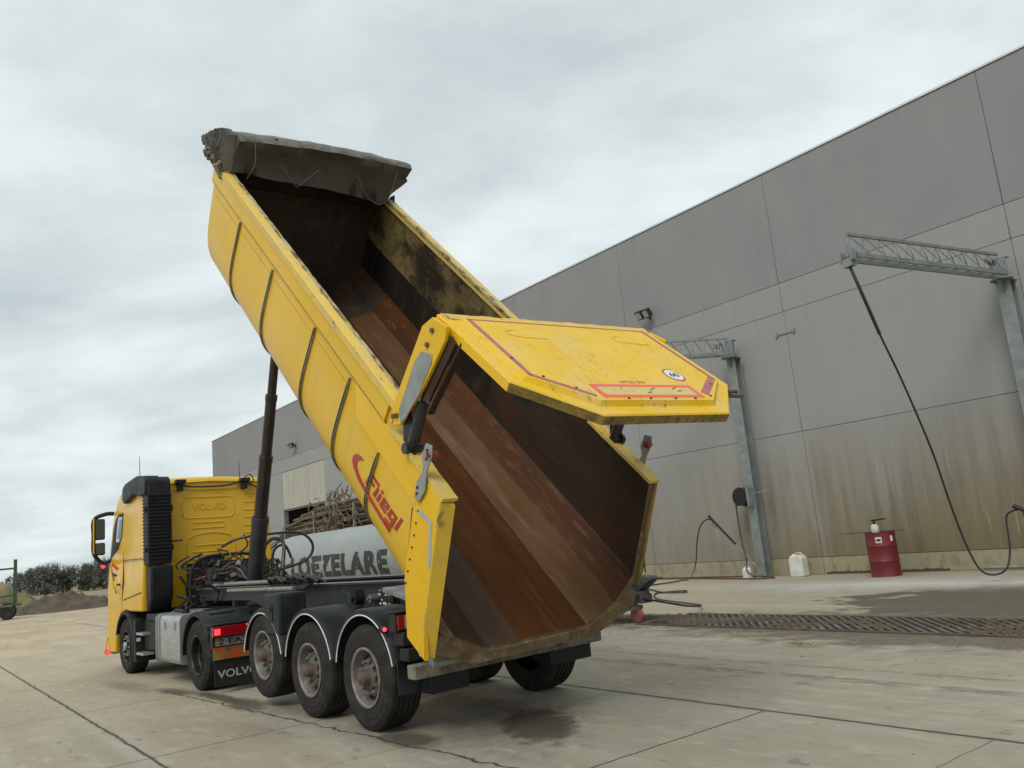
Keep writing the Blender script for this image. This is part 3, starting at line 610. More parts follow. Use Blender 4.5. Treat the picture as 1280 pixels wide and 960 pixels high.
# drum
dm = empty('oil_drum', MW @ Matrix.Translation((11.28, -19.55, 0)), 'dark red steel drum standing at the foot of the wall', 'drum')
R = .345; H = 1.06; pr = [(0, .02), (R-.01, .02), (R, 0), (R+.008, .01), (R, .03)]
for zc in (.35, .70):
    pr += [(R, zc*H/1.0-.03), (R+.014, zc*H), (R, zc*H+.03)]
pr += [(R, H-.02), (R+.01, H-.01), (R+.008, H), (R-.008, H), (R-.01, H-.02), (0, H-.02)]
b = MB(); b.lathe(pr, 40, 2); b.build('drum_body', 'barrel', dm)
def wrap(px, R, zc, a0, w, h, name, m, parent):
    b = MB(); n = 6; secs = []
    for k in range(n+1):
        a = a0+w*(k/n-.5); secs.append([((R)*cos(a), R*sin(a), zc-h/2), ((R)*cos(a), R*sin(a), zc+h/2), ((R+.003)*cos(a), (R+.003)*sin(a), zc+h/2), ((R+.003)*cos(a), (R+.003)*sin(a), zc-h/2)])
    b.sweep(secs); return b.build(name, m, parent)
wrap(0, R+.001, .88, radians(112), .42, .14, 'label_sticker', 'white_dirty', dm); wrap(0, R+.001, .90, radians(165), .2, .13, 'label_sticker', 'white_dirty', dm)
wrap(0, R+.0045, .88, radians(112), .28, .05, 'label_print', 'black', dm)
b = MB(); b.box((-.75, -.02, 0), (.85, .02, .02)); o = b.build('wooden_lath', 'wooddark'); o.matrix_world = MW @ Matrix.Translation((11.5, -19.6, 1.064)) @ Matrix.Rotation(.1, 4, 'Z'); tag(o, 'thin dark stick laid across the top of the red drum', 'stick')
sb = empty('pump_bottle', MW @ Matrix.Translation((11.30, -19.42, 1.062)), 'small white pump bottle with black nozzle on the red drum', 'bottle')
b = MB(); b.lathe([(0, 0), (.085, 0), (.09, .01), (.09, .14), (.07, .19), (.04, .2), (0, .2)], 20, 2); b.build('bottle_body', 'white_dirty', sb)
b = MB(); b.cyl((0, 0, .2), (0, 0, .28), .03, .025, 10); b.prism([(-.32, .30), (.06, .27), (.06, .31), (-.30, .33)], 1, -.025, .025); b.build('pump_head', 'black', sb)
# jerry can
def jerry(s_, n_, w_, h_, label, rot):
    t = empty('jerrycan', MW @ Matrix.Translation((s_, n_, 0)) @ Matrix.Rotation(rot, 4, 'Z'), label, 'jerrycan')
    b = MB(); b.prism([(-w_/2, 0), (w_/2, 0), (w_/2, h_*.82), (w_*.32, h_), (-w_*.30, h_), (-w_/2, h_*.86)], 1, -w_*.42, w_*.42); b.build('can_body', 'white_dirty', t, bevel=.03, seg=3)
    b = MB(); b.cyl((w_*.28, 0, h_*.97), (w_*.28, 0, h_*1.06), .035, .035, 10); b.build('cap', 'white', t)
    b = MB(); b.tube(smoothpath([(-w_*.35, 0, h_*.96), (-w_*.3, 0, h_*1.08), (.02, 0, h_*1.08), (.06, 0, h_*.98)], 5), .014, 6); b.build('handle', 'white_dirty', t); return t
jerry(14.0, -19.95, .40, .58, 'white plastic jerrycan on the ground between left post and red drum', .1)
jerry(15.62, -19.78, .24, .30, 'small grey-white canister at the foot of the left post', .4)
b = MB(); b.cyl((1.0, -20.25, .07), (9.3, -20.25, .07), .035, .035, 10); o = b.build('wall_pipe', 'galv'); o.matrix_world = MW; tag(o, 'thin grey pipe lying along the wall foot right of the red drum', 'pipe')
# floodlights
def flood(s_, z_, label, k=1):
    t = empty('floodlight', MW @ Matrix.Translation((s_, NW, z_)), label, 'floodlight', 'floodlights on the warehouse wall')
    b = MB(); b.box((-.05, 0, -.12), (.05, .03, .12)); b.tube([(0, .02, 0), (0, .22, -.02)], .02, 6); b.tube([(-.2, .22, -.02), (.2, .22, -.02)], .015, 6); b.build('bracket', 'greasy', t)
    A = Matrix.Translation((0, .32, .05)) @ Euler((radians(-35), 0, .1)).to_matrix().to_4x4(); b = MB()
    for x in (-.15, .15):
        b.prism([(-.11, -.15), (.08, -.17), (.11, .15), (-.08, .13)], 0, x-.12, x+.12, A)
    b.build('lamp_housing', 'chassis', t, bevel=.01)
    b = MB()
    for x in (-.15, .15): b.box((x-.1, .112, -.12), (x+.1, .118, .11), A)
    b.build('lamp_glass', 'silver', t); return t
flood(18.7, 8.75, 'twin floodlight on the wall above the raised tailgate')
flood(50.0, 8.85, 'twin floodlight high on the far end of the wall behind the tipper')
b = MB(); b.box((13.3, NW, 6.80), (13.95, NW+.03, 6.84)); b.box((13.3, NW, 6.76), (13.36, NW+.05, 6.90)); b.box((13.89, NW, 6.74), (13.95, NW+.05, 6.88)); o = b.build('wall_bracket', 'galv'); o.matrix_world = MW; tag(o, 'small flat steel bracket across the vertical joint high on the wall', 'bracket')

# ================================================================== TANKER
tk = empty('tank_trailer', MW @ Matrix.Translation((0, -10.4, 0)), 'grey galvanised tank trailer with black stencilled letters parked behind the tipper', 'tank trailer')
tz, tr = 1.57, .93
b = MB(); b.lathe([(0, 15.2), (.45, 15.25), (.75, 15.4), (.90, 15.65), (tr, 15.9), (tr, 18.4), (tr+.012, 18.42), (tr+.012, 18.5), (tr, 18.52), (tr, 21.6), (tr+.012, 21.62), (tr+.012, 21.7), (tr, 21.72), (tr, 25.6), (.90, 25.9), (.75, 26.2), (.45, 26.4), (0, 26.45)], 56, 0, (0, 0, tz)); b.build('tank', 'tank', tk, ang=50)
b = MB()
for x in (24.6, 16.0):
    secs = []
    for k in range(9):
        a = radians(-42+k*7); secs.append([(x-.05, (tr+.004)*cos(a), tz+(tr+.004)*sin(a)), (x+.05, (tr+.004)*cos(a), tz+(tr+.004)*sin(a)), (x+.05, (tr+.03)*cos(a), tz+(tr+.03)*sin(a)), (x-.05, (tr+.03)*cos(a), tz+(tr+.03)*sin(a))])
    b.sweep(secs)
b.build('saddle_strap', 'stencil', tk)
def wt(p):   # wrap flat lettering on to the round tank side; letters face the yard
    a = (p.y-.35)/tr; r_ = tr+.004+p.z
    return Vector((23.9-p.x, r_*cos(a), tz+r_*sin(a)))
text('lettering', 'LOEZELARE', 6.0, .60, Matrix.Identity(4), 'stencil', tk, .006, bold=.055, warp=wt, gap=1.14)
b = MB(); b.box((13.2, -.55, .62), (26.3, -.45, .80)); b.box((13.2, .45, .62), (26.3, .55, .80))
for x in (15, 18, 21, 24): b.box((x, -.45, .64), (x+.12, .45, .78))
b.prism([(13.2, -.55), (13.2, .55), (11.3, -.52), (11.3, -.68)], 2, .55, .74); b.build('frame', 'chassis', tk)
b = MB(); b.lathe([(.25, -.22), (.5, -.22), (.55, -.16), (.56, 0), (.55, .16), (.5, .22), (.25, .22)], 32, 1); wv = b
for (x, y) in ((21.2, .75), (21.2, -.75), (22.5, .75), (22.5, -.75)):
    q = MB(); q.lathe([(0, -.05), (.24, -.08), (.26, -.22), (.47, -.24), (.54, -.18), (.56, 0), (.54, .18), (.47, .24), (.26, .22), (.24, .10), (0, .14)], 32, 1, (x, y, .56)); q.build('wheel', 'rubber', tk)
b = MB(); b.cyl((11.55, -.85, .15), (11.55, -.85, .95), .035, .035, 10); b.box((11.47, -.95, .25), (11.63, -.55, .32)); b.build('jockey_stand', 'steel', tk)
b = MB(); b.lathe([(0, -.03), (.05, -.04), (.09, -.035), (.14, -.035), (.15, 0), (.14, .035), (.09, .035), (.05, .04), (0, .03)], 24, 1, (11.55, -.85, .152)); b.build('jockey_wheel', 'redfade', tk)
b = MB(); b.box((11.3, -1.0, .52), (11.8, -.4, .58)); b.prism([(11.75, .60), (11.4, .58), (11.08, .78), (11.1, .84), (11.4, .86), (11.75, .86)], 1, -1.05, -.80); b.box((11.3, -1.05, .36), (11.7, -.75, .52)); b.cyl((11.1, -.92, .81), (10.85, -.92, .81), .02, .015, 8); b.build('valve_block', 'steel_dark', tk, bevel=.01)
b = MB()
for k in range(8):
    x = 11.2+.09*k; b.tube(smoothpath([(x, -.85, .92), (x+random.uniform(-.2, .1), -.75, 1.12+.25*random.random()), (x+.3, -.6, 1.0), (x+.5, -.3, .7)], 5), .014, 5)
b.build('hose', 'hose', tk)
b = MB(); b.lathe([(0, 0), (.2, 0), (.2, .1), (.22, .1), (.22, .14), (0, .14)], 20, 2, (17.6, 0, tz+tr-.02)); b.lathe([(0, 0), (.05, 0), (.07, .08), (0, .12)], 10, 2, (19.0, -.1, tz+tr-.01)); b.build('hatch', 'galv', tk)

# ================================================================== POLE TRAILER
pt = empty('flatbed_trailer', MW @ Matrix.Translation((0, -14.2, 0)), 'flatbed trailer loaded with weathered poles behind the grey tank', 'trailer')
b = MB(); b.box((25.5, -1.1, 1.35), (38, 1.1, 1.5)); b.box((25.5, -.5, 1.0), (38, -.35, 1.35)); b.box((25.5, .35, 1.0), (38, .5, 1.35)); b.build('deck', 'greasy', pt)
for x in (27, 30.5, 33.5, 36.5):
    for y in (-1.08, 1.08):
        b = MB(); b.box((x, y-.04, 1.5), (x+.08, y+.04, 3.55 if x < 36 else 2.9)); b.build('stake', 'steel', pt)
for x in (28.6, 29.9, 35.4):
    for y in (-.8, .8):
        b = MB(); b.lathe([(0, -.12), (.28, -.15), (.5, -.15), (.5, .15), (.28, .15), (0, .12)], 24, 1, (x, y, .5)); b.build('wheel', 'rubber', pt)
b = MB(); r = random.Random(9)
for k in range(420):
    y = r.uniform(-1, 1.02); x0 = r.uniform(25.6, 31.5); L_ = r.uniform(3.2, 6.5); zmx = 3.75
    z = r.uniform(1.55, zmx); x1 = min(x0+L_, 37.5)
    # pile slopes down towards the far end
    lim = lambda xx: 3.75-max(0, xx-31.2)*.26
    if z > lim((x0+x1)/2): z = lim((x0+x1)/2)-r.random()*.5
    tilt = r.uniform(-.12, .04)*(x1-x0)*.4
    b.tube([(x0, y, z-tilt*.3+r.uniform(-.05, .05)), ((x0+x1)/2, y+r.uniform(-.06, .06), z+r.uniform(-.05, .05)), (x1, y+r.uniform(-.1, .1), min(z+tilt, lim(x1)))], r.uniform(.022, .05), 5)
o = b.build('pole_pile', 'wood', ang=60); o.matrix_world = MW @ Matrix.Translation((0, -14.2, 0)); tag(o, 'dense heap of weathered wooden poles on the flatbed', 'poles', kind='stuff')
b = MB()
for k in range(110):
    c0 = Vector((r.gauss(28.6, .8), 1.0+r.uniform(-.15, .25), r.uniform(2.3, 3.9))); pts = [c0]
    for _ in range(4): pts.append(pts[-1]+Vector((r.uniform(-.4, .4), r.uniform(-.12, .12), r.uniform(-.3, .3))))
    b.tube(smoothpath(pts, 3), r.uniform(.012, .028), 4)
o = b.build('branch_tangle', 'wood', ang=60); o.matrix_world = MW @ Matrix.Translation((0, -14.2, 0)); tag(o, 'tangle of bent branches on the near side of the pole heap', 'branches', kind='stuff')

# ================================================================== IMPLEMENT AT LEFT EDGE
im = empty('farm_trailer', Matrix.Translation((-29.6, 47.5, 0)) @ Matrix.Rotation(.25, 4, 'Z'), 'green steel framed trailer with black wheel at the left edge of the yard', 'trailer')
b = MB(); b.box((.35, -.06, .7), (.5, .06, 3.3)); b.box((-3.3, -.06, .7), (-3.15, .06, 3.3)); b.box((-3.3, -.05, 2.75), (.45, .05, 2.85)); b.box((-3.3, -.05, 1.25), (.45, .05, 1.33)); b.build('frame', 'green', im)
b = MB(); b.box((-3.3, -.8, .7), (.55, .8, .82)); b.box((-3.0, -.82, .9), (.4, -.8, 1.02)); b.build('bed', 'steel_dark', im)
for x in (0.25, -2.6):
    b = MB(); b.lathe([(0, -.1), (.22, -.16), (.42, -.17), (.47, 0), (.42, .17), (.22, .16), (0, .1)], 24, 1, (x, -.62, .47)); b.build('wheel', 'rubber', im)

# ================================================================== TIPPER SEMI-TRAILER
trl = empty('tipper_trailer', MT, 'yellow half-pipe tipping trailer, raised high with its tailgate swung open', 'tipper trailer')
RBM = Matrix.Rotation(radians(-.034), 4, 'Z') @ Matrix.Rotation(-radians(44.402), 4, 'Y') @ Matrix.Rotation(radians(-2.124), 4, 'X')
MBODY = Matrix.Translation((-1.0, .1998, .6)) @ RBM           # x = b forward along body, y = l left, z = w up from floor
bR = lambda w_: -.24+.37*(w_-.565)
bF = lambda w_: 7.08+.17*w_
oc = smoothpath([(1.28, 1.93, 0), (1.281, 1.6, 0), (1.278, 1.30, 0), (1.262, 1.10, 0), (1.222, .93, 0), (1.14, .78, 0), (1.00, .655, 0), (.80, .55, 0), (.55, .47, 0), (.28, .445, 0), (0, .44, 0)], 3)
outer = [(p.x, p.y) for p in oc]
outer = outer+[(-l, w_) for l, w_ in outer[::-1][1:]]
innerh = [(1.20, 1.93), (1.20, 1.45), (1.19, .98), (.99, .73), (.63, .565), (.22, .562)]
inner = innerh+[(-.18, .562)]+[(-l, w_) for l, w_ in innerh[:-1][::-1]]
b = MB(); nb = 14
def stations(w_): return [bR(w_)+(bF(w_)-bR(w_))*k/nb for k in range(nb+1)]
# outer skin
secs = [[(stations(w_)[k], l, w_) for l, w_ in outer] for k in range(nb+1)]
b.cur = 0; b.sweep(secs, closed=False, caps=False)
# inner skin, facet by facet
FM = [3, 3, 2, 4, 4, 2, 2, 5, 2, 6, 6]      # material of each facet
Fi = [7, 7, 4, 4, 4, 2, 2, 5, 9, 10, 10]
mats = ['yellow_side', 'yellow_worn', 'rust_a', 'rust_dark', 'rust_grey', 'rust_b', 'rust_side', 'rust_side', 'sill_dirt', 'rust', 'rust_wall', 'rust_black']
M['disc'] = mat('dark_brown_disc', (.075, .058, .048), (.15, .13, .115), 12, U, .65, .2, layers=[((.10, .035, .022), 10, U, .54, .68, .7)])  # darker brown than the rim lip around it
M['rollerred'] = mat('worn_red_roller', (.30, .03, .03), (.22, .03, .03), 20, U, .5, layers=[((.08, .05, .04), 20, U, .5, .62, .8)])
M['hub_faint'] = mat('faded_emblem_paint', (.62, .30, .06), (.70, .42, .05), 9, U, .5)
M['edge_dirty'] = mat('dirt_stained_yellow_edge', (.34, .22, .035), (.16, .10, .035), 5, U, .7, layers=[((.55, .36, .03), 8, (1, 1, .4), .56, .66, .8)])
M['lip'] = mat('chipped_inner_lip', (.50, .42, .26), (.42, .31, .10), 6, (.5, 1, 1), .7, layers=[((.07, .045, .025), 12, (.3, 1, 1), .50, .58, .9), ((.10, .07, .04), 30, U, .60, .68, .8)], bump=.5)
M['fold'] = mat('shallow_fold_line', (.42, .26, .01), None, 3, U, .6)
M['dirty_bar'] = mat('dirty_bar_paint', (.21, .195, .16), (.14, .125, .10), 4, U, .7, layers=[((.07, .055, .04), 8, U, .5, .66, .8), ((.33, .31, .26), 14, U, .6, .7, .6)], bump=.3)
M['yellow_edge'] = mat('scuffed_yellow_edge', (.70, .45, .03), (.58, .38, .05), 3, U, .5, layers=[((.10, .06, .03), 6, (1, 1, .5), .56, .66, .85), ((.36, .30, .2), 14, U, .62, .72, .6)])
M['rust_grey'] = mat('grey_brown_scoured_steel', (.080, .048, .032), (.058, .031, .019), 1.2, (.3, 2, 2), .45, .05, spec=.15, layers=[((.17, .13, .10), 2, (.4, 2, 2), .55, .75, .5), ((.12, .045, .015), 2.2, (.3, 2, 2), .56, .72, .7)], bump=.15, bscale=60)
for i in range(len(inner)-1):
    (l0, w0), (l1, w1) = inner[i], inner[i+1]; b.cur = Fi[i]
    f0, f1 = bF(w0)-.08, bF(w1)-.08
    vs = []
    for k in range(nb+1):
        t = k/nb; vs += [(bR(w0)+(f0-bR(w0))*t, l0, w0), (bR(w1)+(f1-bR(w1))*t, l1, w1)]
    for k in range(nb):
        b.cur = Fi[i]
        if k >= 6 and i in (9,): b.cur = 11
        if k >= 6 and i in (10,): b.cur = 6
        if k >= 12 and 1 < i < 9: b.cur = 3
        b.add(vs[2*k:2*k+4], [(0, 1, 3, 2)])
# rear rim between inner and outer skins
def near_inner(p):
    return min(range(len(inner)), key=lambda i: (inner[i][0]-p[0])**2+(inner[i][1]-p[1])**2)
b.cur = 1
def rimface(bfun, cur):
    b.cur = cur; prev = None; vs = []
    fs = []; io = 0; ii = 0
    O_ = [(bfun(w_), l, w_) for l, w_ in outer]; I_ = [(bfun(w_), l, w_) for l, w_ in inner]
    vs = O_+I_; no = len(O_)
    while io < len(O_)-1 or ii < len(I_)-1:
        do = (Vector(O_[min(io+1, len(O_)-1)])-Vector(I_[ii])).length if io < len(O_)-1 else 1e9
        di = (Vector(O_[io])-Vector(I_[min(ii+1, len(I_)-1)])).length if ii < len(I_)-1 else 1e9
        if do <= di: fs.append((io, io+1, no+ii)); io += 1
        else: fs.append((io, no+ii+1, no+ii)); ii += 1
    b.add(vs, fs)
rimface(bR, 8)
# top edges
for sgn in (1, -1):
    b.cur = 1; b.add([(bR(1.93), sgn*1.20, 1.93), (bF(1.93)-.08, sgn*1.20, 1.93), (bF(1.93), sgn*1.28, 1.93), (bR(1.93), sgn*1.28, 1.93)], [(0, 1, 2, 3)])
# front wall, outer and inner
b.cur = 0; b.add([(bF(w_), l, w_) for l, w_ in outer], [tuple(range(len(outer)))])
b.cur = 3; b.add([(bF(w_)-.08, l, w_) for l, w_ in inner], [tuple(range(len(inner)))])
body = b.build('tipping_body', mats, trl, MBODY, ang=50)
# upper side walls + front wall top
for sgn in (1, -1):
    b = MB(); b.cur = 0
    P = lambda l, w_, bb: (bb, sgn*l, w_)
    secs = []
    for k in range(nb+1):
        t = k/nb; x = 1.36+(bF(2.1)-1.36)*t
        secs.append([P(1.285, 1.931, x), P(1.285, 2.12, x), P(1.215, 2.12, x), P(1.20, 1.931, x)])
    b.sweep(secs); q = b.build('upper_side_wall', 'yellow_side' if sgn > 0 else 'rust_side', body)
    b = MB(); secs = []
    for k in range(31):
        t = k/30; x = 1.34+(bF(2.2)+.02-1.34)*t; dz = .006*mn.noise(Vector((x*3, sgn, 0)))
        secs.append([P(1.19, 2.122+dz, x), P(1.33, 2.122+dz, x), P(1.33, 2.20+dz, x), P(1.30, 2.215+dz, x), P(1.19, 2.21+dz, x)])
    b.sweep(secs); rl_ = b.build('rim_rail', 'yellow_worn', body)
    b = MB(); b.box((1.36, min(sgn*1.232, sgn*1.240), 2.195), (7.4, max(sgn*1.232, sgn*1.240), 2.223)); b.box((1.36, min(sgn*1.290, sgn*1.294), 2.205), (7.4, max(sgn*1.290, sgn*1.294), 2.222)); b.box((1.36, min(sgn*1.330, sgn*1.3335), 2.150), (7.4, max(sgn*1.330, sgn*1.3335), 2.156)); b.build('rail_groove', 'greasy', rl_) if False else None
    b = MB(); secs = []
    for k in range(61):
        t = k/60; x = 1.36+(bF(2.2)-1.36)*t; q_ = .012*mn.noise(Vector((x*5, sgn*4, 1))); secs.append([P(1.185, 2.17, x), P(1.228+q_*.6, 2.212, x), P(1.222+q_*.5, 2.224+q_*.5, x), P(1.18, 2.216+q_, x)])
    b.sweep(secs); b.build('chipped_lip', 'lip', body)
    b = MB(); b.box((1.46, min(sgn*1.3125, sgn*1.314), 1.925), (7.35, max(sgn*1.3125, sgn*1.314), 1.931)); b.build('band_seam', 'greasy', body)
    b = MB(); b.box((2.2, min(sgn*1.281, sgn*1.2835), 1.775), (7.3, max(sgn*1.281, sgn*1.2835), 1.780)); b.build('fold_line', 'fold', body)
    b = MB(); secs = []
    for k in range(31):
        t = k/30; x = 1.45+(bF(2.0)-1.45)*t
        secs.append([P(1.286, 1.90, x), P(1.312, 1.915, x), P(1.312, 2.12, x), P(1.286, 2.12, x)])
    b.sweep(secs); b.build('side_band', 'yellow_side', body)
    b = MB(); secs = []     # lower rear rim
    for k in range(13):
        t = k/12; x = bR(1.93)-.02+(1.34-bR(1.93)+.02)*t; dz = .008*mn.noise(Vector((x*6, sgn, 2)))
        secs.append([P(1.17, 1.932+dz, x), P(1.325, 1.932+dz, x), P(1.325, 1.97+dz, x), P(1.17, 1.965+dz, x)])
    b.sweep(secs); b.build('rear_rim_rail', 'yellow_worn', body)
    # inside lip of the rail
    # rear side plate, reaching below the floor like a horn
    b = MB(); b.prism(([(.27, 1.93), (-.115, .90), (-.30, .64), (.023, .59)] if sgn > 0 else [(.27, 1.93), (-.115, .90)])+[(.345, .985), (.575, 1.59), (.56, 1.93)], 1, sgn*1.282, sgn*1.325); b.build('rear_side_plate', 'yellow', body, bevel=.006, seg=1)
    b = MB(); b.prism([(.60, 1.60), (1.95, 1.62), (2.15, 1.90), (1.44, 1.90), (1.30, 1.93), (.60, 1.93)], 1, sgn*1.282, sgn*1.298); b.build('reinforcing_plate', 'yellow', body, bevel=.004, seg=1)
    b = MB(); b.prism([(.615, 1.56), (.36, .99), (.39, .98), (.64, 1.55)], 1, sgn*1.281, sgn*1.287); b.build('seam_gap', 'greasy', body)
    # gussets in the rear corner (torn, dirty)
    b = MB(); secs = []
    for k in range(9):
        t = k/8; w_ = (.62 if sgn > 0 else .9)+t*(1.3 if sgn > 0 else 1.02); li = 1.205 if sgn > 0 else 1.262
        secs.append([P(1.3255, w_, bR(w_)-.004), P(li, w_, bR(w_)-(.055 if sgn > 0 else .03)), P(li-.01, w_, bR(w_)+.05), P(1.3255, w_, bR(w_)+.02)])
    b.sweep(secs); b.build('rear_edge_flange', 'yellow_edge' if sgn > 0 else 'edge_dirty', body)
    b = MB()
    for k in range(8): b.cyl(P(1.325, .98+.11*k, .30-.0+.29*(.98+.11*k-.98)), P(1.335, .98+.11*k, .30+.29*(.11*k)), .009, .009, 6)
    b.build('rivet_row', 'greasy', body)
# rear sill under the floor
b = MB(); secs = []
for k in range(25):
    l = -1.27+2.54*k/24; j = .012*mn.noise(Vector((l*5, 1, 0))); 
    top_ = .555 if abs(l) < .60 else .555+(abs(l)-.60)*.42
    lo = .455 if abs(l) < .75 else .455+(abs(l)-.75)*.42
    secs.append([(bR(lo)-.03+j, l, lo), (bR(top_)-.03+j*.5, l, top_-.015), (bR(top_)+.10, l, top_-.02), (bR(lo)+.16, l, lo)])
b.sweep(secs); b.build('rear_sill', 'sill_dirt', body)
b = MB(); b.box((-.20, -1.10, .38), (-.10, 1.10, .445)); b.build('sill_edge_strip', 'plate', body, bevel=.005)
# caked dirt in lower left and right corners
for sgn in (1, -1):
    b = MB(); n = 10; rr_ = random.Random(4)
    vs = []; fs = []
    for i in range(n+1):
        for j in range(n+1):
            u, v = i/n, j/n; w_ = .55+u*.75; l = 1.20-v*(.34*(1-u)+.02); h = .05*(1-u)*(sin(pi*v))*(1+rr_.uniform(-.7, .9))
            ll = min(l, 1.3); wf = .565 if ll < .63 else .565+(ll-.63)*.62 if ll < .99 else .80
            vs.append((bR(w_)-.02-h, sgn*ll, w_))
    for i in range(n):
        for j in range(n):
            a = i*(n+1)+j; fs.append((a, a+1, a+n+2, a+n+1))
    b.add(vs, fs)
    # keep only the part that lies outside the floor line
    b.build('corner_dirt', 'gate_dirt', body, ang=180) if False else None
# seams of the wear plates on the floor
b = MB()
for l, w_ in ((.63, .565), (-.63, .565), (-.99, .73), (.99, .73)):
    b.tube([(bR(w_)+.01, l, w_+.004), (bF(w_)-.1, l, w_+.004)], .008, 4)
b = MB()
for l, w_, r_ in ((.63, .565, .004), (-.63, .565, .004), (-.99, .73, .007), (-1.19, .98, .004), (.99, .73, .004)):
    b = MB(); b.tube([(bR(w_)+.02, l, w_+.002), (bF(w_)-.12, l, w_+.002)], r_, 4); b.build('weld_seam', 'greasy', body)
# tension straps round the outside
def strap(b0, w_top, lean=0):
    b = MB(); pr = [(1.30, w_top)]+[(l+.018, w_) for l, w_ in outer[:26] if w_ < w_top-.03]
    # normals outward offsets
    def off(p, d, i):
        q0 = pr[max(i-1, 0)]; q1 = pr[min(i+1, len(pr)-1)]; t = Vector((q1[0]-q0[0], q1[1]-q0[1])).normalized(); nn = Vector((-t.y, t.x)); 
        if nn.x < 0: nn = -nn
        return (p[0]+nn.x*d, p[1]+nn.y*d)
    for (y0, y1, h, ci) in ((-.019, -.013, .007, 1), (.013, .019, .007, 1), (-.013, .013, -.001, 0)):
        secs = []
        for i, p in enumerate(pr):
            nar = .25 if i == 0 else 1; a = off(p, -.02, i); c = off(p, h, i); x = b0+lean*(w_top-p[1])
            secs.append([(x+y0*nar, a[0], a[1]), (x+y1*nar, a[0], a[1]), (x+y1*nar, c[0], c[1]), (x+y0*nar, c[0], c[1])])
        b.cur = ci; b.sweep(secs)
    return b.build('tarp_strap', ['greasy', 'steel'], body, ang=50)
for bb, wt_ in ((6.06, 1.88), (4.72, 1.86), (3.28, 1.88), (2.28, 1.87), (1.39, 1.60)): strap(bb, wt_)
# lettering
PL = frame((1.47, 1.2830, 1.185), (-1, 0, 0), (0, 0, 1), (0, 1, 0))
text('logo_lettering', 'Fliegl', .74, .205, frame((1.475, 1.3, 1.145), (-1, 0, 0), (0, 0, 1), (0, 1, 0)), 'redlogo', body, .004, shear=.18, bold=.035) if False else None
def logo():
    # blocky slanted letters drawn on a 5 x 7 style outline; y 0 = baseline
    sh = .22; L = []
    def r(x0, y0, x1, y1): L.append([(x0+sh*y0, y0), (x1+sh*y0, y0), (x1+sh*y1, y1), (x0+sh*y1, y1)])
    r(0, 0, .20, 1.0); r(.20, .78, .86, 1.0); r(.20, .40, .62, .60)                 # F
    r(.80, 0, .98, .74)                                                          # l (short, under the F bar)
    r(1.12, 0, 1.30, .62); r(1.12, .74, 1.30, .92)                                   # i
    r(1.44, 0, 1.62, .72); r(1.62, .54, 2.02, .72); r(1.84, .30, 2.02, .54); r(1.62, .27, 1.84, .42); r(1.62, 0, 2.02, .17)   # e
    r(2.14, .10, 2.32, .72); r(2.32, .54, 2.56, .72); r(2.56, -.30, 2.74, .72); r(2.32, .10, 2.56, .26); r(2.14, -.30, 2.56, -.14)   # g
    r(2.88, 0, 3.06, 1.0)                                                        # l
    return L
b = MB()
for q in logo(): b.prism([(1.47-x*.235, 1.185+y*.165) for x, y in q], 1, 1.2805, 1.2835)
b.build('logo_letters', 'redlogo', body, smooth=False)
sw = [(1.60, 1.345), (1.68, 1.345), (1.76, 1.315), (1.81, 1.255), (1.80, 1.20), (1.74, 1.155), (1.60, 1.115), (1.40, 1.098), (1.0, 1.092), (.84, 1.092), (.86, 1.112), (1.0, 1.112), (1.40, 1.125), (1.57, 1.145), (1.66, 1.175), (1.71, 1.215), (1.71, 1.26), (1.68, 1.295)]
b = MB(); b.prism(sw, 1, 1.2700, 1.2835); b.build('logo_swoosh', 'redlogo', body, smooth=False)
b = MB(); tp = [(.50, 1.66), (.27, 1.71), (.07, 1.36), (.11, 1.34), (.29, 1.66), (.49, 1.62)]; b.prism(tp, 1, 1.326, 1.329); b.build('silver_tape', 'silver', body)
b = MB()
for x, z in ((1.0, 1.90), (1.8, 2.0)): pass
# latch arms at the rear
for sgn in (1, -1):
    b = MB(); pl = [(.50, 1.73), (.585, 1.72), (.625, 1.86), (.60, 1.95), (.615, 2.04), (.67, 2.08), (.69, 2.22), (.60, 2.26), (.55, 2.18), (.545, 2.04), (.52, 1.97), (.475, 1.88)]
    b.prism(pl, 1, sgn*1.335, sgn*1.352)
    b.build('latch_arm', 'plate', body, bevel=.004, seg=1)
    b = MB()
    for x, z in ((.56, 1.78), (.58, 1.83), (.61, 2.17), (.60, 2.12), (.63, 2.19)): b.cyl((x, sgn*1.352, z), (x, sgn*1.362, z), .012, .012, 8)
    b.build('latch_bolts', 'greasy', body)
    b = MB(); b.cyl((.58, sgn*1.285, 2.17), (.58, sgn*1.333, 2.17), .038, .038, 14); b.cyl((.58, sgn*1.26, 2.17), (.58, sgn*1.38, 2.17), .015, .015, 8); b.build('latch_roller', 'rollerred', body)
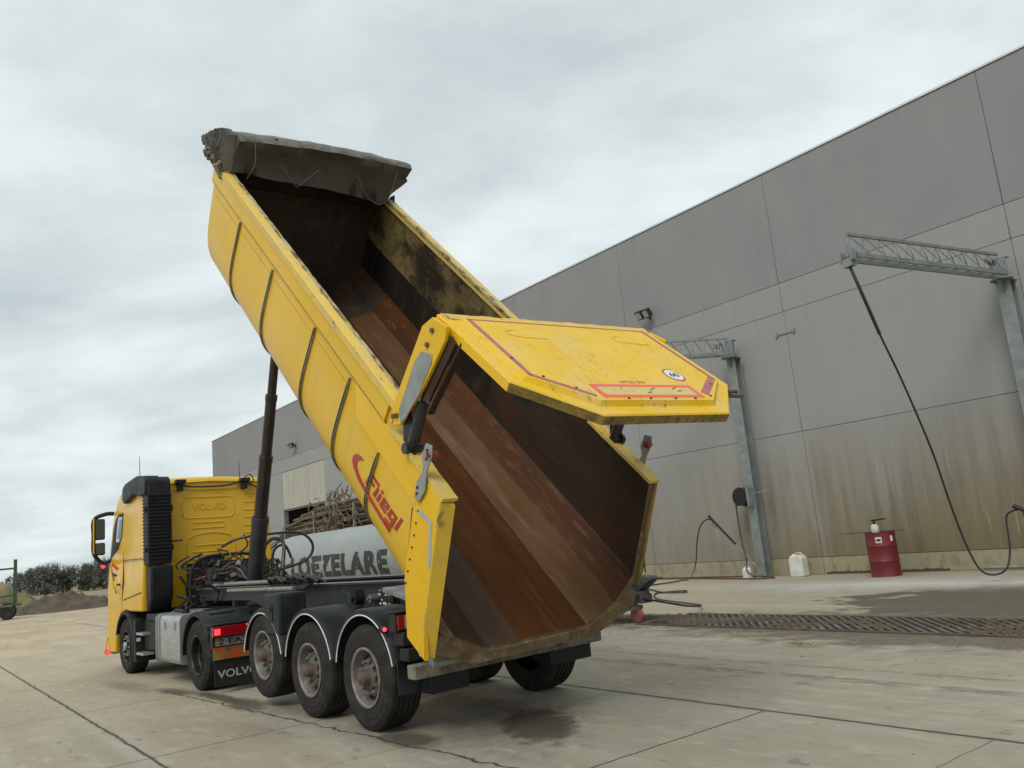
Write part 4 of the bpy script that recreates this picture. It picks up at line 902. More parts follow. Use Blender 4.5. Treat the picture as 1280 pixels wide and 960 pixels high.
# tarpaulin bundle at the front end
def tprof(t):    # section (b, w) at fraction t across from left (0) to right (1)
    up_ = .05*sin(pi*t)+.07*t; k = mn.noise(Vector((t*3, 2, 0))); k2 = mn.noise(Vector((t*6, 5, 0))); k3 = mn.noise(Vector((t*13, 9, 0)))
    e_ = max(0, (t-.86)/.14); hang = .05*k2-.10*math.exp(-((t-.78)/.13)**2)+.34*e_**1.3; bk = .22*e_
    return [(6.98+.03*k, 2.74+up_+.015*k), (6.91+.02*k2, 2.70+up_), (6.96+.03*k+.03*k3, 2.58+up_*.7), (6.99+.035*k2-.025*k3, 2.44+hang*.5), (6.92+.05*k2+.03*k3, 2.24+hang), (6.97, 2.22+hang), (7.06, 2.30+hang*.8), (7.5, 2.28+bk*.8), (7.85, 2.24+bk), (7.98-.3*e_, 2.30+bk), (8.02-.4*e_, 2.40+bk), (7.9-.3*e_+.04*k, 2.50+up_*.6), (7.6, 2.60+up_+.02*k2), (7.3, 2.68+up_+.03*k3), (7.12, 2.73+up_+.02*k)]
NT = 15; b = MB(); secs = []
for i in range(91):
    t = i/90; l = 1.22-2.64*t; pr = tprof(t)
    secs.append([(x, l+.02*mn.noise(Vector((x*5, l*5, w_*5))), w_+.015*mn.noise(Vector((x*7, l*4, w_*4)))) for x, w_ in pr])
b.sweep(secs)
for fi in range(len(b.f)):      # upper faces paler, the sky light on them painted in
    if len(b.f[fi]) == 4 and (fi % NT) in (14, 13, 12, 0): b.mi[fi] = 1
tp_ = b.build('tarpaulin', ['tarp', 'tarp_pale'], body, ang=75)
b = MB()      # pleated end on the left
for k in range(11):
    x = 7.03+k*.098; h = 2.72-.36*max(0, (k-2)/8)**1.3; lo = 2.24
    n = 8; secs = []
    for j in range(n+1):
        t = j/n; w_ = lo+(h-lo)*t; fan = (t-.5)*.10
        secs.append([(x+fan-.035, 1.225, w_), (x+fan-.004, 1.34+.03*sin(t*pi)+random.uniform(-.015, .02), w_), (x+fan+.006, 1.34+.03*sin(t*pi), w_), (x+fan+.04, 1.225, w_)])
    b.sweep(secs)
b.build('pleated_end', 'tarp_pale', body, ang=50)
b = MB()
for k in range(24):
    x = random.uniform(6.95, 7.9); w_ = 2.24+random.uniform(-.05, .05); clump(b, 0, 0, 0, .0, random.Random(k)) if False else None
    b.tube([(x, 1.30+random.uniform(-.06, .06), w_+.04), (x+random.uniform(-.08, .08), 1.33+random.uniform(-.03, .06), w_), (x+random.uniform(-.14, .14), 1.33, w_-random.uniform(.03, .10))], random.uniform(.012, .03), 5)
b.build('rope_knots', 'tarp_pale', body, ang=70)
b = MB()
b.tube(smoothpath([(6.86, .62, 2.50), (6.84, .45, 2.33), (6.84, .33, 2.22), (6.85, .22, 2.33), (6.86, .05, 2.52)], 6), .004, 5)
b.tube(smoothpath([(6.88, -.55, 2.55), (6.85, -.75, 2.28), (6.84, -1.0, 2.16), (6.85, -1.15, 2.30), (6.88, -1.18, 2.7)], 6), .0055, 5)
b.tube(smoothpath([(6.88, 1.02, 2.72), (6.84, .98, 2.45), (6.86, 1.04, 2.20)], 6), .006, 5)
b.build('tarp_cord', 'steel', body)
b = MB(); b.tube(smoothpath([(6.95, -1.27, 2.30), (6.85, -1.28, 2.15), (6.65, -1.26, 2.18), (6.5, -1.28, 2.05)], 5), .02, 5); b.tube([(7.0, -1.28, 2.26), (7.0, -1.28, 2.1)], .02, 5); b.build('rail_strap', 'greasy', body)
b = MB()
for l in (.7, 0, -.6, -1.05): b.tube([(7.0, l, 2.80), (7.0, l, 2.76)], .018, 6)
b.build('tarp_eyelets', 'greasy', body)
b = MB(); b.box((7.40, -1.2, 1.9), (7.44, 1.2, 2.25)); b.build('headboard', 'rust_dark', body)
b = MB(); b.box((7.36, -1.2, 1.931), (7.44, 1.2, 2.2)); b.build('front_wall_top', 'rust_dark', body)

# ---------------- tailgate
gd = Vector((-1.72, 0, .12)).normalized()            # from the hinge to the gate's free end
MG = MBODY @ frame((1.256, 0, 3.17), -gd, (0, 1, 0), Vector((-gd).cross(Vector((0, 1, 0)))))
out_ = [(0, 1.268), (-1.21, 1.298), (-1.725, .741), (-1.725, -.741), (-1.21, -1.298), (0, -1.268)]
b = MB(); n = 6; TK = .088
def ins(d): 
    c = [(-.0-d*.9, 1.268-d), (-1.21+d*.15, 1.298-d), (-1.725+d, .741-d*.45), (-1.725+d, -.741+d*.45), (-1.21+d*.15, -1.298+d), (-.0-d*.9, -1.268+d)]; return c
o1 = ins(.006)
vs = [(x, y, -TK) for x, y in out_]+[(x, y, -.012) for x, y in out_]+[(x, y, 0) for x, y in ins(.012)]+[(x, y, -.002) for x, y in ins(.13)]+[(x, y, .040) for x, y in ins(.158)]
b.cur = 2; b.add(vs, [tuple(range(6))])
for i in range(6):
    b.cur = 1 if i in (1, 2, 3) else 3; b.add(vs, [(i, (i+1) % 6, 6+(i+1) % 6, 6+i)])
b.cur = 0; b.add(vs, [(6+i, 6+(i+1) % 6, 12+(i+1) % 6, 12+i) for i in range(6)]+[(12+i, 12+(i+1) % 6, 18+(i+1) % 6, 18+i) for i in range(6)]+[(18+i, 18+(i+1) % 6, 24+(i+1) % 6, 24+i) for i in range(6)]+[tuple(range(24, 30))])
gate = b.build('tailgate', ['gate_paint', 'gate_dirt', 'rust_dark', 'yellow'], trl, MG, ang=20) if 'gate_paint' in M else None
if gate is None:
    M['gate_paint'] = mat('weathered_gate_paint', (.80, .50, .012), (.74, .46, .02), 1.2, (1, 1, 1), .45, spec=.3, layers=[((.66, .50, .20), 1.6, (1, 1.5, 1), .46, .70, .7), ((.20, .12, .03), 7, (.8, 4, 1), .60, .66, .45), ((.15, .09, .025), 38, U, .62, .68, .8), ((.50, .34, .06), 5, (1, 3, 1), .54, .68, .4)], bump=.12, bscale=5)
    gate = b.build('tailgate', ['gate_paint', 'gate_dirt', 'rust_dark', 'yellow'], trl, MG, ang=20)
# red tape along the raised edge
def tape(pts, w_, name='edge_tape', m='redfade', z=.0405):
    for (x0, y0), (x1, y1) in zip(pts[:-1], pts[1:]):
        d = Vector((x1-x0, y1-y0)); nn = Vector((-d.y, d.x)).normalized()*w_
        b = MB(); q = [(x0, y0), (x1, y1), (x1+nn.x, y1+nn.y), (x0+nn.x, y0+nn.y)]; b.prism(q, 2, z, z+.002); b.build(name, m, gate)
I5 = ins(.185)
tape([I5[0], I5[1]], .045); tape([I5[1], (I5[2][0]+.02, I5[2][1]+.02)], .045); tape([I5[4], I5[5]], .045); tape([(I5[3][0]+.05, I5[3][1]-.03), I5[4]], .075)
tape([I5[5], I5[0]], .02)
# framed warning board
bx0, bx1, by = -1.525, -1.315, .60
b = MB()
for q in ([(bx0, -by), (bx0, by), (bx0+.04, by), (bx0+.04, -by)], [(bx1-.04, -by), (bx1-.04, by), (bx1, by), (bx1, -by)], [(bx0+.04, by-.05), (bx0+.04, by), (bx1-.04, by), (bx1-.04, by-.05)], [(bx0+.04, -by), (bx0+.04, -by+.05), (bx1-.04, -by+.05), (bx1-.04, -by)]):
    b.prism(q, 2, .0405, .0435)
b.build('board_border', 'redbright', gate, smooth=False)
b = MB(); b.prism([(bx0+.041, -by+.051), (bx1-.041, -by+.051), (bx1-.041, by-.051), (bx0+.041, by-.051)], 2, .0405, .043); b.build('reflective_board', 'sheet', gate)
text('board_heading', 'OPZIJ ON', .30, .05, frame((-1.30, .22, .0405), (0, -1, 0), (1, 0, 0), (0, 0, 1)), 'redfade', gate, .002)
# speed disc
b = MB(); b.cyl((-1.12, -.60, .0405), (-1.12, -.60, .0425), .115, .115, 36); dsc = b.build('speed_disc', 'redfade', gate)
b = MB(); b.cyl((-1.12, -.60, .0426), (-1.12, -.60, .0440), .094, .094, 36); b.build('disc_face', 'white', gate)
text('speed_number', '60', .115, .075, frame((-1.158, -.542, .0441), (0, -1, 0), (1, 0, 0), (0, 0, 1)), 'black', gate, .0015, bold=.02)
# faded outlines of old lettering near the hinge
for y0 in (.72, -.55):
    b = MB(); b.tube(smoothpath([(-.34, y0-.02, .041), (-.40, y0+.10, .041), (-.47, y0+.02, .041), (-.50, y0-.30, .041)], 8), .004, 4); b.build('faded_emblem', 'hub_faint', gate)
b = MB(); secs = []
for k in range(41):
    y = -1.25+2.5*k/40; h = .012+.010*mn.noise(Vector((y*7, 3, 1))); secs.append([(-.02, y, .0), (-.02, y, h), (-.10-.02*mn.noise(Vector((y*5, 8, 1))), y, h*.7), (-.11, y, .0)])
b.sweep(secs); b.build('hinge_edge_strip', 'yellow_worn', gate)
for (x, y, l, a_) in ((-1.44, .42, .05, .3), (-1.40, .30, .05, .2), (-1.44, .20, .04, .5), (-1.41, -.02, .11, .9), (-1.46, .05, .07, 1.1), (-1.40, -.30, .12, .8), (-1.43, -.34, .06, 1.3), (-1.60, .35, .04, .3), (-1.62, .25, .05, .2), (-1.60, .10, .05, .7), (-1.62, 0, .06, .9), (-1.60, -.1, .04, .4)):
    b = MB(); z = .0438 if x > -1.55 else .012; b.prism([(x, y), (x+l*cos(a_)*.5, y-l*sin(a_)), (x+l*cos(a_)*.5+.012, y-l*sin(a_)-.008), (x+.014, y-.012)], 2, z, z+.0012); b.build('scratch', 'greasy', gate)
# hinge straps, pins and rubber edge
b = MB()
for x in (-.15, -.6, -1.0): b.box((x-.05, 1.285, -.09), (x+.05, 1.305, -.02)); b.box((x-.05, -1.305, -.09), (x+.05, -1.285, -.02))
b.build('edge_lug', 'gate_dirt', gate) if False else None
for dx_ in (0, .075):
    b = MB(); b.cyl((-1.33+dx_, -1.22, -.05), (-1.33+dx_, -1.40, -.05), .022, .022, 10); b.build('locking_pin', 'hub', gate)
for y in (1, -1):
    b = MB(); b.prism([(-1.24, y*1.24), (-1.30, y*1.17), (-1.34, y*1.13), (-1.29, y*1.20)], 2, -.15, -TK-.002); b.build('hook_lug', 'greasy', gate)
b = MB()
for k in range(4):
    x = -.2-.4*k; b.box((x-.03, -1.2, -TK-.05), (x+.03, 1.2, -TK-.002)) if k < 3 else b.box((x-.03, -.95, -TK-.05), (x+.03, .95, -TK-.002))
b.build('inner_stiffeners', 'rust_dark', gate)
b = MB()
for x, y in ((-1.545, -.45), (-1.545, -.2), (-1.545, .1), (-1.545, .35), (-1.5, -.70), (-1.28, -.93), (-.9, 1.085), (-1.2, .98), (-1.38, .78)): b.cyl((x, y, .040), (x, y, .048), .012, .010, 8)
b.build('rivets', 'greasy', gate)
# ---------------- gate lift arms
for sgn in (1, -1):
    arm = MB(); pl = [(1.34, 2.14), (1.24, 2.02), (1.13, 2.10), (1.10, 2.25), (.99, 2.6), (.92, 3.10), (.97, 3.2), (1.20, 3.16), (1.30, 3.02)]
    arm.prism(pl, 1, sgn*1.31, sgn*1.345); am = arm.build('lift_arm', 'yellow', trl, MBODY, bevel=.006)
    b = MB(); b.prism([(1.22, 2.20), (1.13, 2.12), (1.085, 2.2), (1.01, 2.50), (.985, 2.84), (1.02, 2.90), (1.19, 2.83), (1.23, 2.70)], 1, sgn*1.346, sgn*1.352); b.build('cover_plate', 'plate', am, bevel=.003, seg=1)
    b = MB(); b.prism([(.99, 2.45), (.90, 2.5), (.82, 3.12), (.92, 3.14)], 1, sgn*1.285, sgn*1.31); b.prism([(.90, 2.38), (.885, 2.38), (.77, 3.14), (.79, 3.15)], 1, sgn*1.22, sgn*1.285); b.build('inner_web', 'rust_dark', am)
    b = MB(); b.cyl((.96, sgn*1.26, 1.95), (1.04, sgn*1.26, 2.42), .055, .055, 14); b.cyl((1.04, sgn*1.26, 2.42), (1.08, sgn*1.26, 3.0), .028, .028, 10); b.cyl((.94, sgn*1.20, 1.98), (.94, sgn*1.36, 1.98), .05, .05, 14); b.build('lift_cylinder', 'ram_black', am)
    b = MB(); b.prism([(1.05, 1.94), (.85, 1.94), (.88, 2.05), (.96, 2.08), (1.18, 2.30), (1.20, 2.16)], 1, sgn*1.28, sgn*1.30); b.build('lug', 'greasy', am)
    b = MB()
    for x, z in ((1.13, 3.07), (1.13, 2.93), (1.22, 2.14), (1.27, 2.10)):
        b.cyl((x, sgn*1.345, z), (x, sgn*1.365, z), .024, .022, 12)
    b.build('arm_pins', 'hub', am)
b = MB(); b.cyl((1.06, -1.31, 3.08), (1.06, 1.31, 3.08), .045, .045, 14); b.build('gate_cross_tube', 'gate_dirt', trl, MBODY)

# ---------------- chassis
b = MB()
for y in (.5, -.5):
    b.box((-.9, y-.075, 1.40), (7.2, y+.075, 1.425)); b.box((-.9, y-.008, 1.08), (4.2, y+.008, 1.40)); b.box((-.9, y-.075, 1.055), (4.2, y+.075, 1.08))
    b.prism([(4.2, 1.40), (4.2, 1.08), (4.9, 1.22), (7.2, 1.22), (7.2, 1.40)], 1, y-.008, y+.008)
for x in (-.8, .2, 1.6, 3.0, 4.4, 5.6, 7.0): b.box((x, -.49, 1.12), (x+.08, .49, 1.38))
b.build('chassis_frame', 'chassis', trl, bevel=.004, seg=1)
b = MB()
for y in (.5, -.5): b.box((-.9, y-.078, 1.426), (7.2, y+.078, 1.430))
b.build('wear_strip', 'steel', trl)
b = MB()   # bearing bracket at the tipping pivot
for y in (.5, -.5): b.prism([(-1.05, .62), (-.72, .70), (-.55, 1.0), (-.6, 1.2), (-.8, 1.0), (-1.12, .80)], 1, y-.05, y+.05)
b.cyl((-.95, -.75, .78), (-.95, .75, .78), .05, .05, 12); b.build('tipping_hinge', 'greasy', trl)
b = MB(); b.box((-1.02, -1.15, .57), (-.88, 1.28, .70)); b.build('underrun_bar', 'dirty_bar', trl, bevel=.012)
b = MB(); b.box((-.88, -1.1, .40), (-.70, -.5, .62)); b.box((-.84, .55, .38), (-.66, 1.0, .56)); b.box((-.86, -1.0, .72), (-.70, 1.24, .84)); b.box((-.8, -1.1, .86), (-.62, 1.25, .99)); b.build('rear_crossmember', 'black', trl, bevel=.01)
for sgn in (1, -1):
    b = MB(); b.box((-.74, sgn*.72, .99), (-.62, sgn*1.29, 1.17)); b.box((-.78, sgn*.70, 1.172), (-.58, sgn*1.30, 1.185)); hs = b.build('lamp_housing', 'black', trl, bevel=.01)
    b = MB(); b.box((-.765, sgn*.74, 1.01), (-.741, sgn*1.275, 1.155)); b.build('tail_lamp', 'lens', hs, bevel=.008)
    b = MB(); b.box((-.7665, sgn*1.10, 1.02), (-.7655, sgn*1.20, 1.145)); b.build('reflector_pane', 'silver', hs)
    b = MB(); b.lathe([(.025, -.003), (.05, -.003), (.05, .0), (.025, .0)], 16, 0, (-.767, sgn*.95, 1.085)); b.build('lit_ring', 'lit', hs)
    b = MB(); b.cyl((-.50, sgn*1.285, 1.02), (-.54, sgn*1.31, 1.02), .028, .022, 12); b.box((-.50, sgn*1.26, .99), (-.40, sgn*1.285, 1.05)); b.build('side_marker', 'black', hs)
    b = MB(); b.cyl((-.545, sgn*1.298, 1.02), (-.552, sgn*1.305, 1.02), .02, .018, 12); b.build('marker_lens', 'lit', hs)

# wheels --------------------------------------------------------
def wheel_parts(Rw, width, style, parent, x, y, z, flip):
    root = Matrix.Translation((x, y, z)) @ (Matrix.Rotation(pi, 4, 'Z') if flip else Matrix.Identity(4)) @ Matrix.Rotation(random.uniform(0, 1), 4, 'Y')
    key = (Rw, width, style)
    if key in wheel_parts.cache:
        w0, kids = wheel_parts.cache[key]
        c = w0.copy(); COL.objects.link(c); c.parent = parent; c.matrix_local = root
        for k in kids: q = k.copy(); COL.objects.link(q); q.parent = c
        return c
    ri = .292; W2 = width
    b = MB()   # outer face at y=0, inner at y=-width
    shoulder = [(ri, -.035), (ri+.012, -.012), (ri+.06, .0), (ri+.11, .006), (ri+.115, .001), (ri+.15, .004), (Rw-.055, -.004), (Rw-.050, -.010), (Rw-.018, -.022), (Rw-.004, -.045)]
    tread = []; ng = 4; y0 = -.045; span = W2-.09
    for k in range(ng):
        yc = y0-span*(k+.95)/(ng+.9); tread += [(Rw, yc+.012), (Rw-.014, yc+.008), (Rw-.014, yc-.008), (Rw, yc-.012)]
    back = [(Rw-.004, -W2+.045), (Rw-.018, -W2+.022), (Rw-.05, -W2+.01), (ri+.1, -W2-.006), (ri, -W2+.03)]
    b.lathe(shoulder+tread+back, 72, 1)
    # moulded shoulder sipes
    tyre = b.build('wheel', 'rubber', parent, root, ang=25)
    kids = []
    b = MB()
    for a0, n in ((radians(60), 8),):
        for k in range(n):
            a = a0+k*.115; rr = ri+.135; c = Vector((cos(a)*rr, 0, sin(a)*rr)); t = Vector((-sin(a), 0, cos(a))); u = Vector((cos(a), 0, sin(a)))
            h = .026; wd = .017
            A = [c-t*wd-u*h, c+t*wd-u*h, c+t*wd+u*h, c-t*wd+u*h]
            b.add([p+Vector((0, .002, 0)) for p in A]+[p+Vector((0, .0065, 0)) for p in A], [(4, 5, 6, 7), (0, 1, 5, 4), (1, 2, 6, 5), (2, 3, 7, 6), (3, 0, 4, 7)])
    kids.append(b.build('sidewall_marking', 'rubber', tyre, smooth=False))
    if style == 'trailer':
        b = MB(); b.lathe([(ri+.006, -.02), (ri+.008, .0), (ri-.012, .004), (ri-.026, -.010), (ri-.034, -.05), (ri-.05, -.10), (.232, -.15)], 48, 1); kids.append(b.build('rim', 'rim', tyre, ang=30))
        b = MB(); b.lathe([(.24, -.15), (.225, -.135), (.190, -.085), (.15, -.072), (.10, -.07)], 48, 1); kids.append(b.build('wheel_disc', 'disc', tyre, ang=30))
        b = MB(); b.lathe([(.0, .060), (.045, .060), (.068, .050), (.076, .02), (.082, -.02), (.105, -.03), (.125, -.045), (.13, -.09)], 32, 1); kids.append(b.build('hub', 'hub', tyre, ang=35))
        b = MB()
        for k in range(10):
            a = 2*pi*k/10; b.cyl((.160*cos(a), -.09, .160*sin(a)), (.160*cos(a), -.035, .160*sin(a)), .023, .021, 6); b.cyl((.160*cos(a), -.036, .160*sin(a)), (.160*cos(a), -.018, .160*sin(a)), .011, .010, 6)
        kids.append(b.build('wheel_nuts', 'steel', tyre, ang=35))
        b = MB()
        for k in range(10):
            a = 2*pi*(k+.5)/10; c = Vector((.205*cos(a), -.135, .205*sin(a))); b.cyl(c, c+Vector((0, .044, 0)), .027, .026, 12)
        kids.append(b.build('rim_hole_shade', 'dark', tyre))  # solid dark plugs paint the shade inside open holes
        b = MB(); b.lathe([(0, .064), (.022, .064), (.026, .058), (.0, .0575)], 12, 1); kids.append(b.build('hub_cap_bolt', 'rollerred', tyre))
    elif style == 'drive':
        b = MB(); b.lathe([(ri+.006, -.02), (ri+.006, .0), (ri-.014, .002), (ri-.03, -.02), (ri-.036, -.10), (.24, -.12), (.232, -.19), (.20, -.215), (.14, -.22), (.13, -.14), (.12, -.12), (0, -.12)], 48, 1); kids.append(b.build('rim', 'greasy', tyre, ang=30))
    else:
        b = MB(); b.lathe([(ri+.006, -.02), (ri+.006, .0), (ri-.014, .002), (ri-.03, -.02), (ri-.036, -.08), (.235, -.10), (.20, -.06), (.15, -.05), (.14, -.04), (.06, -.02), (.06, .02), (0, .025)], 48, 1); kids.append(b.build('rim', 'greasy', tyre, ang=30))
        b = MB()
        for k in range(10):
            a = 2*pi*k/10; b.cyl((.168*cos(a), -.06, .168*sin(a)), (.168*cos(a), .005, .168*sin(a)), .02, .016, 8)
        b.lathe([(.05, .0), (.075, .0), (.07, .03), (.04, .035), (0, .035)], 24, 1)
        kids.append(b.build('wheel_nuts', 'alu', tyre))
    wheel_parts.cache[key] = (tyre, kids); return tyre
wheel_parts.cache = {}
for x, lift in ((0, 0), (1.31, 0), (2.62, .104)):
    for sgn in (1, -1): wheel_parts(.525, .385, 'trailer', trl, x, sgn*1.25, .525+lift, sgn < 0)
    b = MB(); b.cyl((x, -.85, .525+lift), (x, .85, .525+lift), .075, .075, 14)
    for y in (.55, -.55): b.box((x-.09, y-.07, .45+lift), (x+.09, y+.07, .62+lift)); b.cyl((x-.35, y, .62+lift), (x-.35, y, 1.05), .12, .13, 14); b.prism([(x+.55, 1.06), (x+.35, 1.06), (x-.1, .66+lift), (x-.05, .56+lift)], 1, y-.05, y+.05)
    b.build('axle', 'greasy', trl)
# fenders
def arc_fender(x0, z0, r, a0, a1, y0, y1, parent, m='fender', trim=True, name='fender'):
    b = MB(); secs = []; n = 20
    for k in range(n+1):
        a = a0+(a1-a0)*k/n; c, s_ = cos(a), sin(a)
        secs.append([(x0+r*c, y1, z0+r*s_), (x0+(r+.012)*c, y1-.03*(1 if y1 > y0 else -1), z0+(r+.012)*s_), (x0+(r+.012)*c, y0, z0+(r+.012)*s_), (x0+(r-.004)*c, y0, z0+(r-.004)*s_), (x0+(r-.004)*c, y1, z0+(r-.004)*s_)])
    b.sweep(secs)
    # side lip
    secs = [[(x0+(r-.05)*cos(a), y1, z0+(r-.05)*sin(a)), (x0+r*cos(a), y1, z0+r*sin(a)), (x0+r*cos(a), y1-(.006 if y1 > y0 else -.006), z0+r*sin(a)), (x0+(r-.05)*cos(a), y1-(.006 if y1 > y0 else -.006), z0+(r-.05)*sin(a))] for a in [a0+(a1-a0)*k/n for k in range(n+1)]]
    b.sweep(secs); f = b.build(name, m, parent, ang=40)
    if trim:
        b = MB(); sg = 1 if y1 > y0 else -1; b.tube([(x0+(r-.05)*cos(a), y1+sg*.003, z0+(r-.05)*sin(a)) for a in [a0+(a1-a0)*k/30 for k in range(31)]], .008, 5); b.build('white_edge', 'white', f)
    return f
for x in (0, 1.31, 2.62):
    for sgn in (1, -1):
        f = arc_fender(x, .545, .650, radians(10), radians(168), sgn*.82, sgn*1.26, trl)
b = MB()
for x in (-.68, 3.25):
    for sgn in (1, -1): b.box((x, sgn*.82, .42), (x+.015, sgn*1.24, .75))
b.build('mudflap', 'rubber', trl) if False else None
for sgn in (1, -1):
    b = MB(); b.box((-.665, sgn*.80, .40), (-.65, sgn*1.25, .72)); b.build('mudflap', 'black', trl)
# tool box, valves, pipes
b = MB(); b.box((2.04, .90, .88), (2.50, 1.27, 1.38)); bx = b.build('tool_box', 'fender', trl, bevel=.035, seg=3)
b = MB(); b.box((2.22, 1.271, 1.05), (2.36, 1.283, 1.25)); b.build('latch', 'black', bx, bevel=.01)
b = MB(); b.cyl((2.29, 1.284, 1.19), (2.29, 1.292, 1.19), .03, .03, 12); b.build('latch_button', 'greasy', bx)
for (x, z, s_) in ((1.35, 1.25, .09), (.95, 1.24, .05)):
    b = MB(); b.cyl((x, .52, z), (x, .62, z), s_, s_*.9, 16); b.cyl((x, .62, z), (x, .65, z), s_*.4, s_*.3, 12); b.build('air_valve', 'black' if s_ > .06 else 'steel', trl)
vb = MB(); vb.box((.45, .52, 1.14), (.75, .60, 1.36)); vp = vb.build('valve_panel', 'greasy', trl)
b = MB()
for k in range(14): x, z = .47+.26*random.random(), 1.16+.2*random.random(); b.box((x, .601, z), (x+random.uniform(.01, .05), .612, z+random.uniform(.01, .03)))
b.build('valve_tags', 'white_dirty', vp) 
b = MB()
for y, z, x0, x1 in ((.62, 1.47, 2.9, 6.1), (.72, 1.42, 2.6, 5.2)): b.cyl((x0, y, z), (x1, y, z), .028, .028, 10)
b.build('pipe', 'galv', trl) if False else None
for y, z, x0, x1, m_n in ((.62, 1.49, 2.9, 6.1, 'galv'), (.80, 1.40, 2.6, 5.0, 'steel')):
    b = MB(); b.cyl((x0, y, z), (x1, y, z), .030, .030, 10); b.build('pipe', m_n, trl)
b = MB()
for k in range(16):
    x = 2.0+.09*k; b.tube(smoothpath([(x, .62+.1*random.random(), 1.44+.05*random.random()), (x+.15, .7+.08*random.random(), 1.50+.07*random.random()), (x+.35, .66, 1.45), (x+.55, .72, 1.38)], 4), random.uniform(.015, .035), 6)
b.build('hose_bundle', 'hose', trl, ang=70)
b = MB(); b.prism([(-.2, 1.40), (-.9, 1.25), (-.9, 1.22), (-.2, 1.36)], 1, .58, 1.1); b.build('fender_support', 'steel', trl)
b = MB(); b.prism([(2.2, 0), (2.33, 0), (2.27, .10)], 0, .0, .0) if False else None
b = MB(); clump(b, 3.25, .5, 1.43, .13, random.Random(2)); clump(b, 3.3, .48, 1.47, .09, random.Random(5)); b.build('dirt_lump', 'mud', trl, ang=60)
# hydraulic ram
rb, rtop = Vector((6.0, .0, 1.35)), Vector((4.18, .05, 6.35)); dv = (rtop-rb).normalized()
def at_z(z): return rb+dv*((z-rb.z)/dv.z)
for nm, z0, z1, r0, m_n in (('ram_barrel', 1.35, 2.52, .135, 'ram_black'), ('ram_stage', 2.50, 3.50, .108, 'ram'), ('ram_stage', 3.48, 4.46, .090, 'ram'), ('ram_stage', 4.44, 6.35, .072, 'ram')):
    b = MB(); b.cyl(at_z(z0), at_z(z1), r0, r0, 24); b.cyl(at_z(z1-.10), at_z(z1), r0+.008, r0+.008, 24); b.build(nm, m_n, trl, bevel=.004, seg=1)
b = MB(); b.box((5.8, -.35, 1.2), (6.2, .35, 1.36)); b.build('ram_cradle', 'greasy', trl, bevel=.01)
b = MB(); b.tube(smoothpath([at_z(1.5)+Vector((.1, -.1, 0)), (6.05, -.5, 1.62), (5.95, -.95, 1.75), (5.9, -1.05, 2.0), (5.95, -.85, 2.22), (6.1, -.4, 2.25), (6.3, .1, 2.22), (6.5, .35, 2.1)], 8), .024, 7); b.build('hydraulic_hose', 'hose', trl)

# ================================================================== TRACTOR UNIT
tr_ = empty('tractor_truck', MT @ Matrix.Translation((9.15, 0, 0)), 'yellow tractor unit with black air intake stack, coupled to the tipper', 'truck')
LT = Matrix.Translation((-9.15, 0, 0))
XD = 5.166
# cab
prof = [(8.05, 1.12), (8.05, 3.38), (8.12, 3.44), (8.9, 3.52), (9.5, 3.48), (9.95, 3.32), (10.22, 3.05), (10.34, 2.75), (10.42, 2.0), (10.50, 1.5), (10.50, .45), (10.35, .34), (9.93, .34), (9.84, .62), (9.70, .88), (9.48, 1.07), (9.15, 1.14), (8.82, 1.12)]
b = MB(); ys = [-1.24, -.9, -.3, .3, .9, 1.24]
secs = []
for y in ys:
    secs.append([(x-(.0 if x < 9.9 else .06*(abs(y)/1.24)**3), y*(1-.085*max(0, (z-1.9)/1.6)), z+(.05*(1-(abs(y)/1.24)**2) if z > 3.3 else 0)) for x, z in prof])
b.sweep(secs); cab = b.build('cab', 'yellow_cab', tr_, LT, bevel=.035, seg=3, ang=40)
xr = 8.05
def ycab(z): return 1.24*(1-.085*max(0, (z-1.9)/1.6))
# pressed ribs on the back panel
def rib(y0, y1, z, h=.022, d=.014):
    b = MB(); b.tube([(xr-.0, y0, z), (xr-.0, (y0+y1)/2, z), (xr-.0, y1, z)], d, 8); return b
def addrib(lst, name='pressed_rib'):
    for y0, y1, z in lst:
        q = rib(y0, y1, z); q.build(name, 'yellow_cab', cab)
addrib([(.30, -.25, 2.62), (.34, -.28, 2.52), (.30, -.30, 2.20), (.34, -.32, 2.08), (.36, -.34, 1.95), (-.68, -1.02, 3.14), (-.66, -1.04, 2.97), (-.66, -1.04, 2.82), (-.66, -1.05, 2.68), (-.66, -1.06, 2.52), (-.68, -1.08, 2.38), (-.68, -1.08, 2.22), (-.68, -1.1, 2.05), (.70, -.55, 3.24)])
def rr_path(y0, y1, z0, z1, r):
    pts = []
    for cy, cz, a0 in ((y0-r, z1-r, 0), (y1+r, z1-r, 90), (y1+r, z0+r, 180), (y0-r, z0+r, 270)):
        for k in range(6): a = radians(a0+k*18); pts.append((xr-.001, cy+r*cos(a), cz+r*sin(a)))
    return pts+[pts[0]]
b = MB(); b.tube(rr_path(.50, -.46, 2.71, 3.10, .10), .014, 6); b.build('pressed_panel', 'yellow_cab', cab)
b = MB(); b.tube(smoothpath([(xr, .44, 1.7), (xr, .42, 2.25), (xr, .30, 2.38), (xr, 0, 2.43), (xr, -.32, 2.38), (xr, -.44, 2.25), (xr, -.46, 1.7)], 6), .016, 6); b.build('pressed_arch', 'yellow_cab', cab)
text('embossed_lettering', 'VOLVO', .62, .13, frame((xr-.001, .33, 2.86), (0, -1, 0), (0, 0, 1), (-1, 0, 0)), 'yellow_cab', cab, .012, bold=.03, gap=1.1)
b = MB(); b.tube([(8.04, ycab(3.3)-.25, 3.36), (8.03, 0, 3.40), (8.04, -1.05, 3.36)], .018, 6); b.build('roof_gutter', 'yellow_cab', cab)
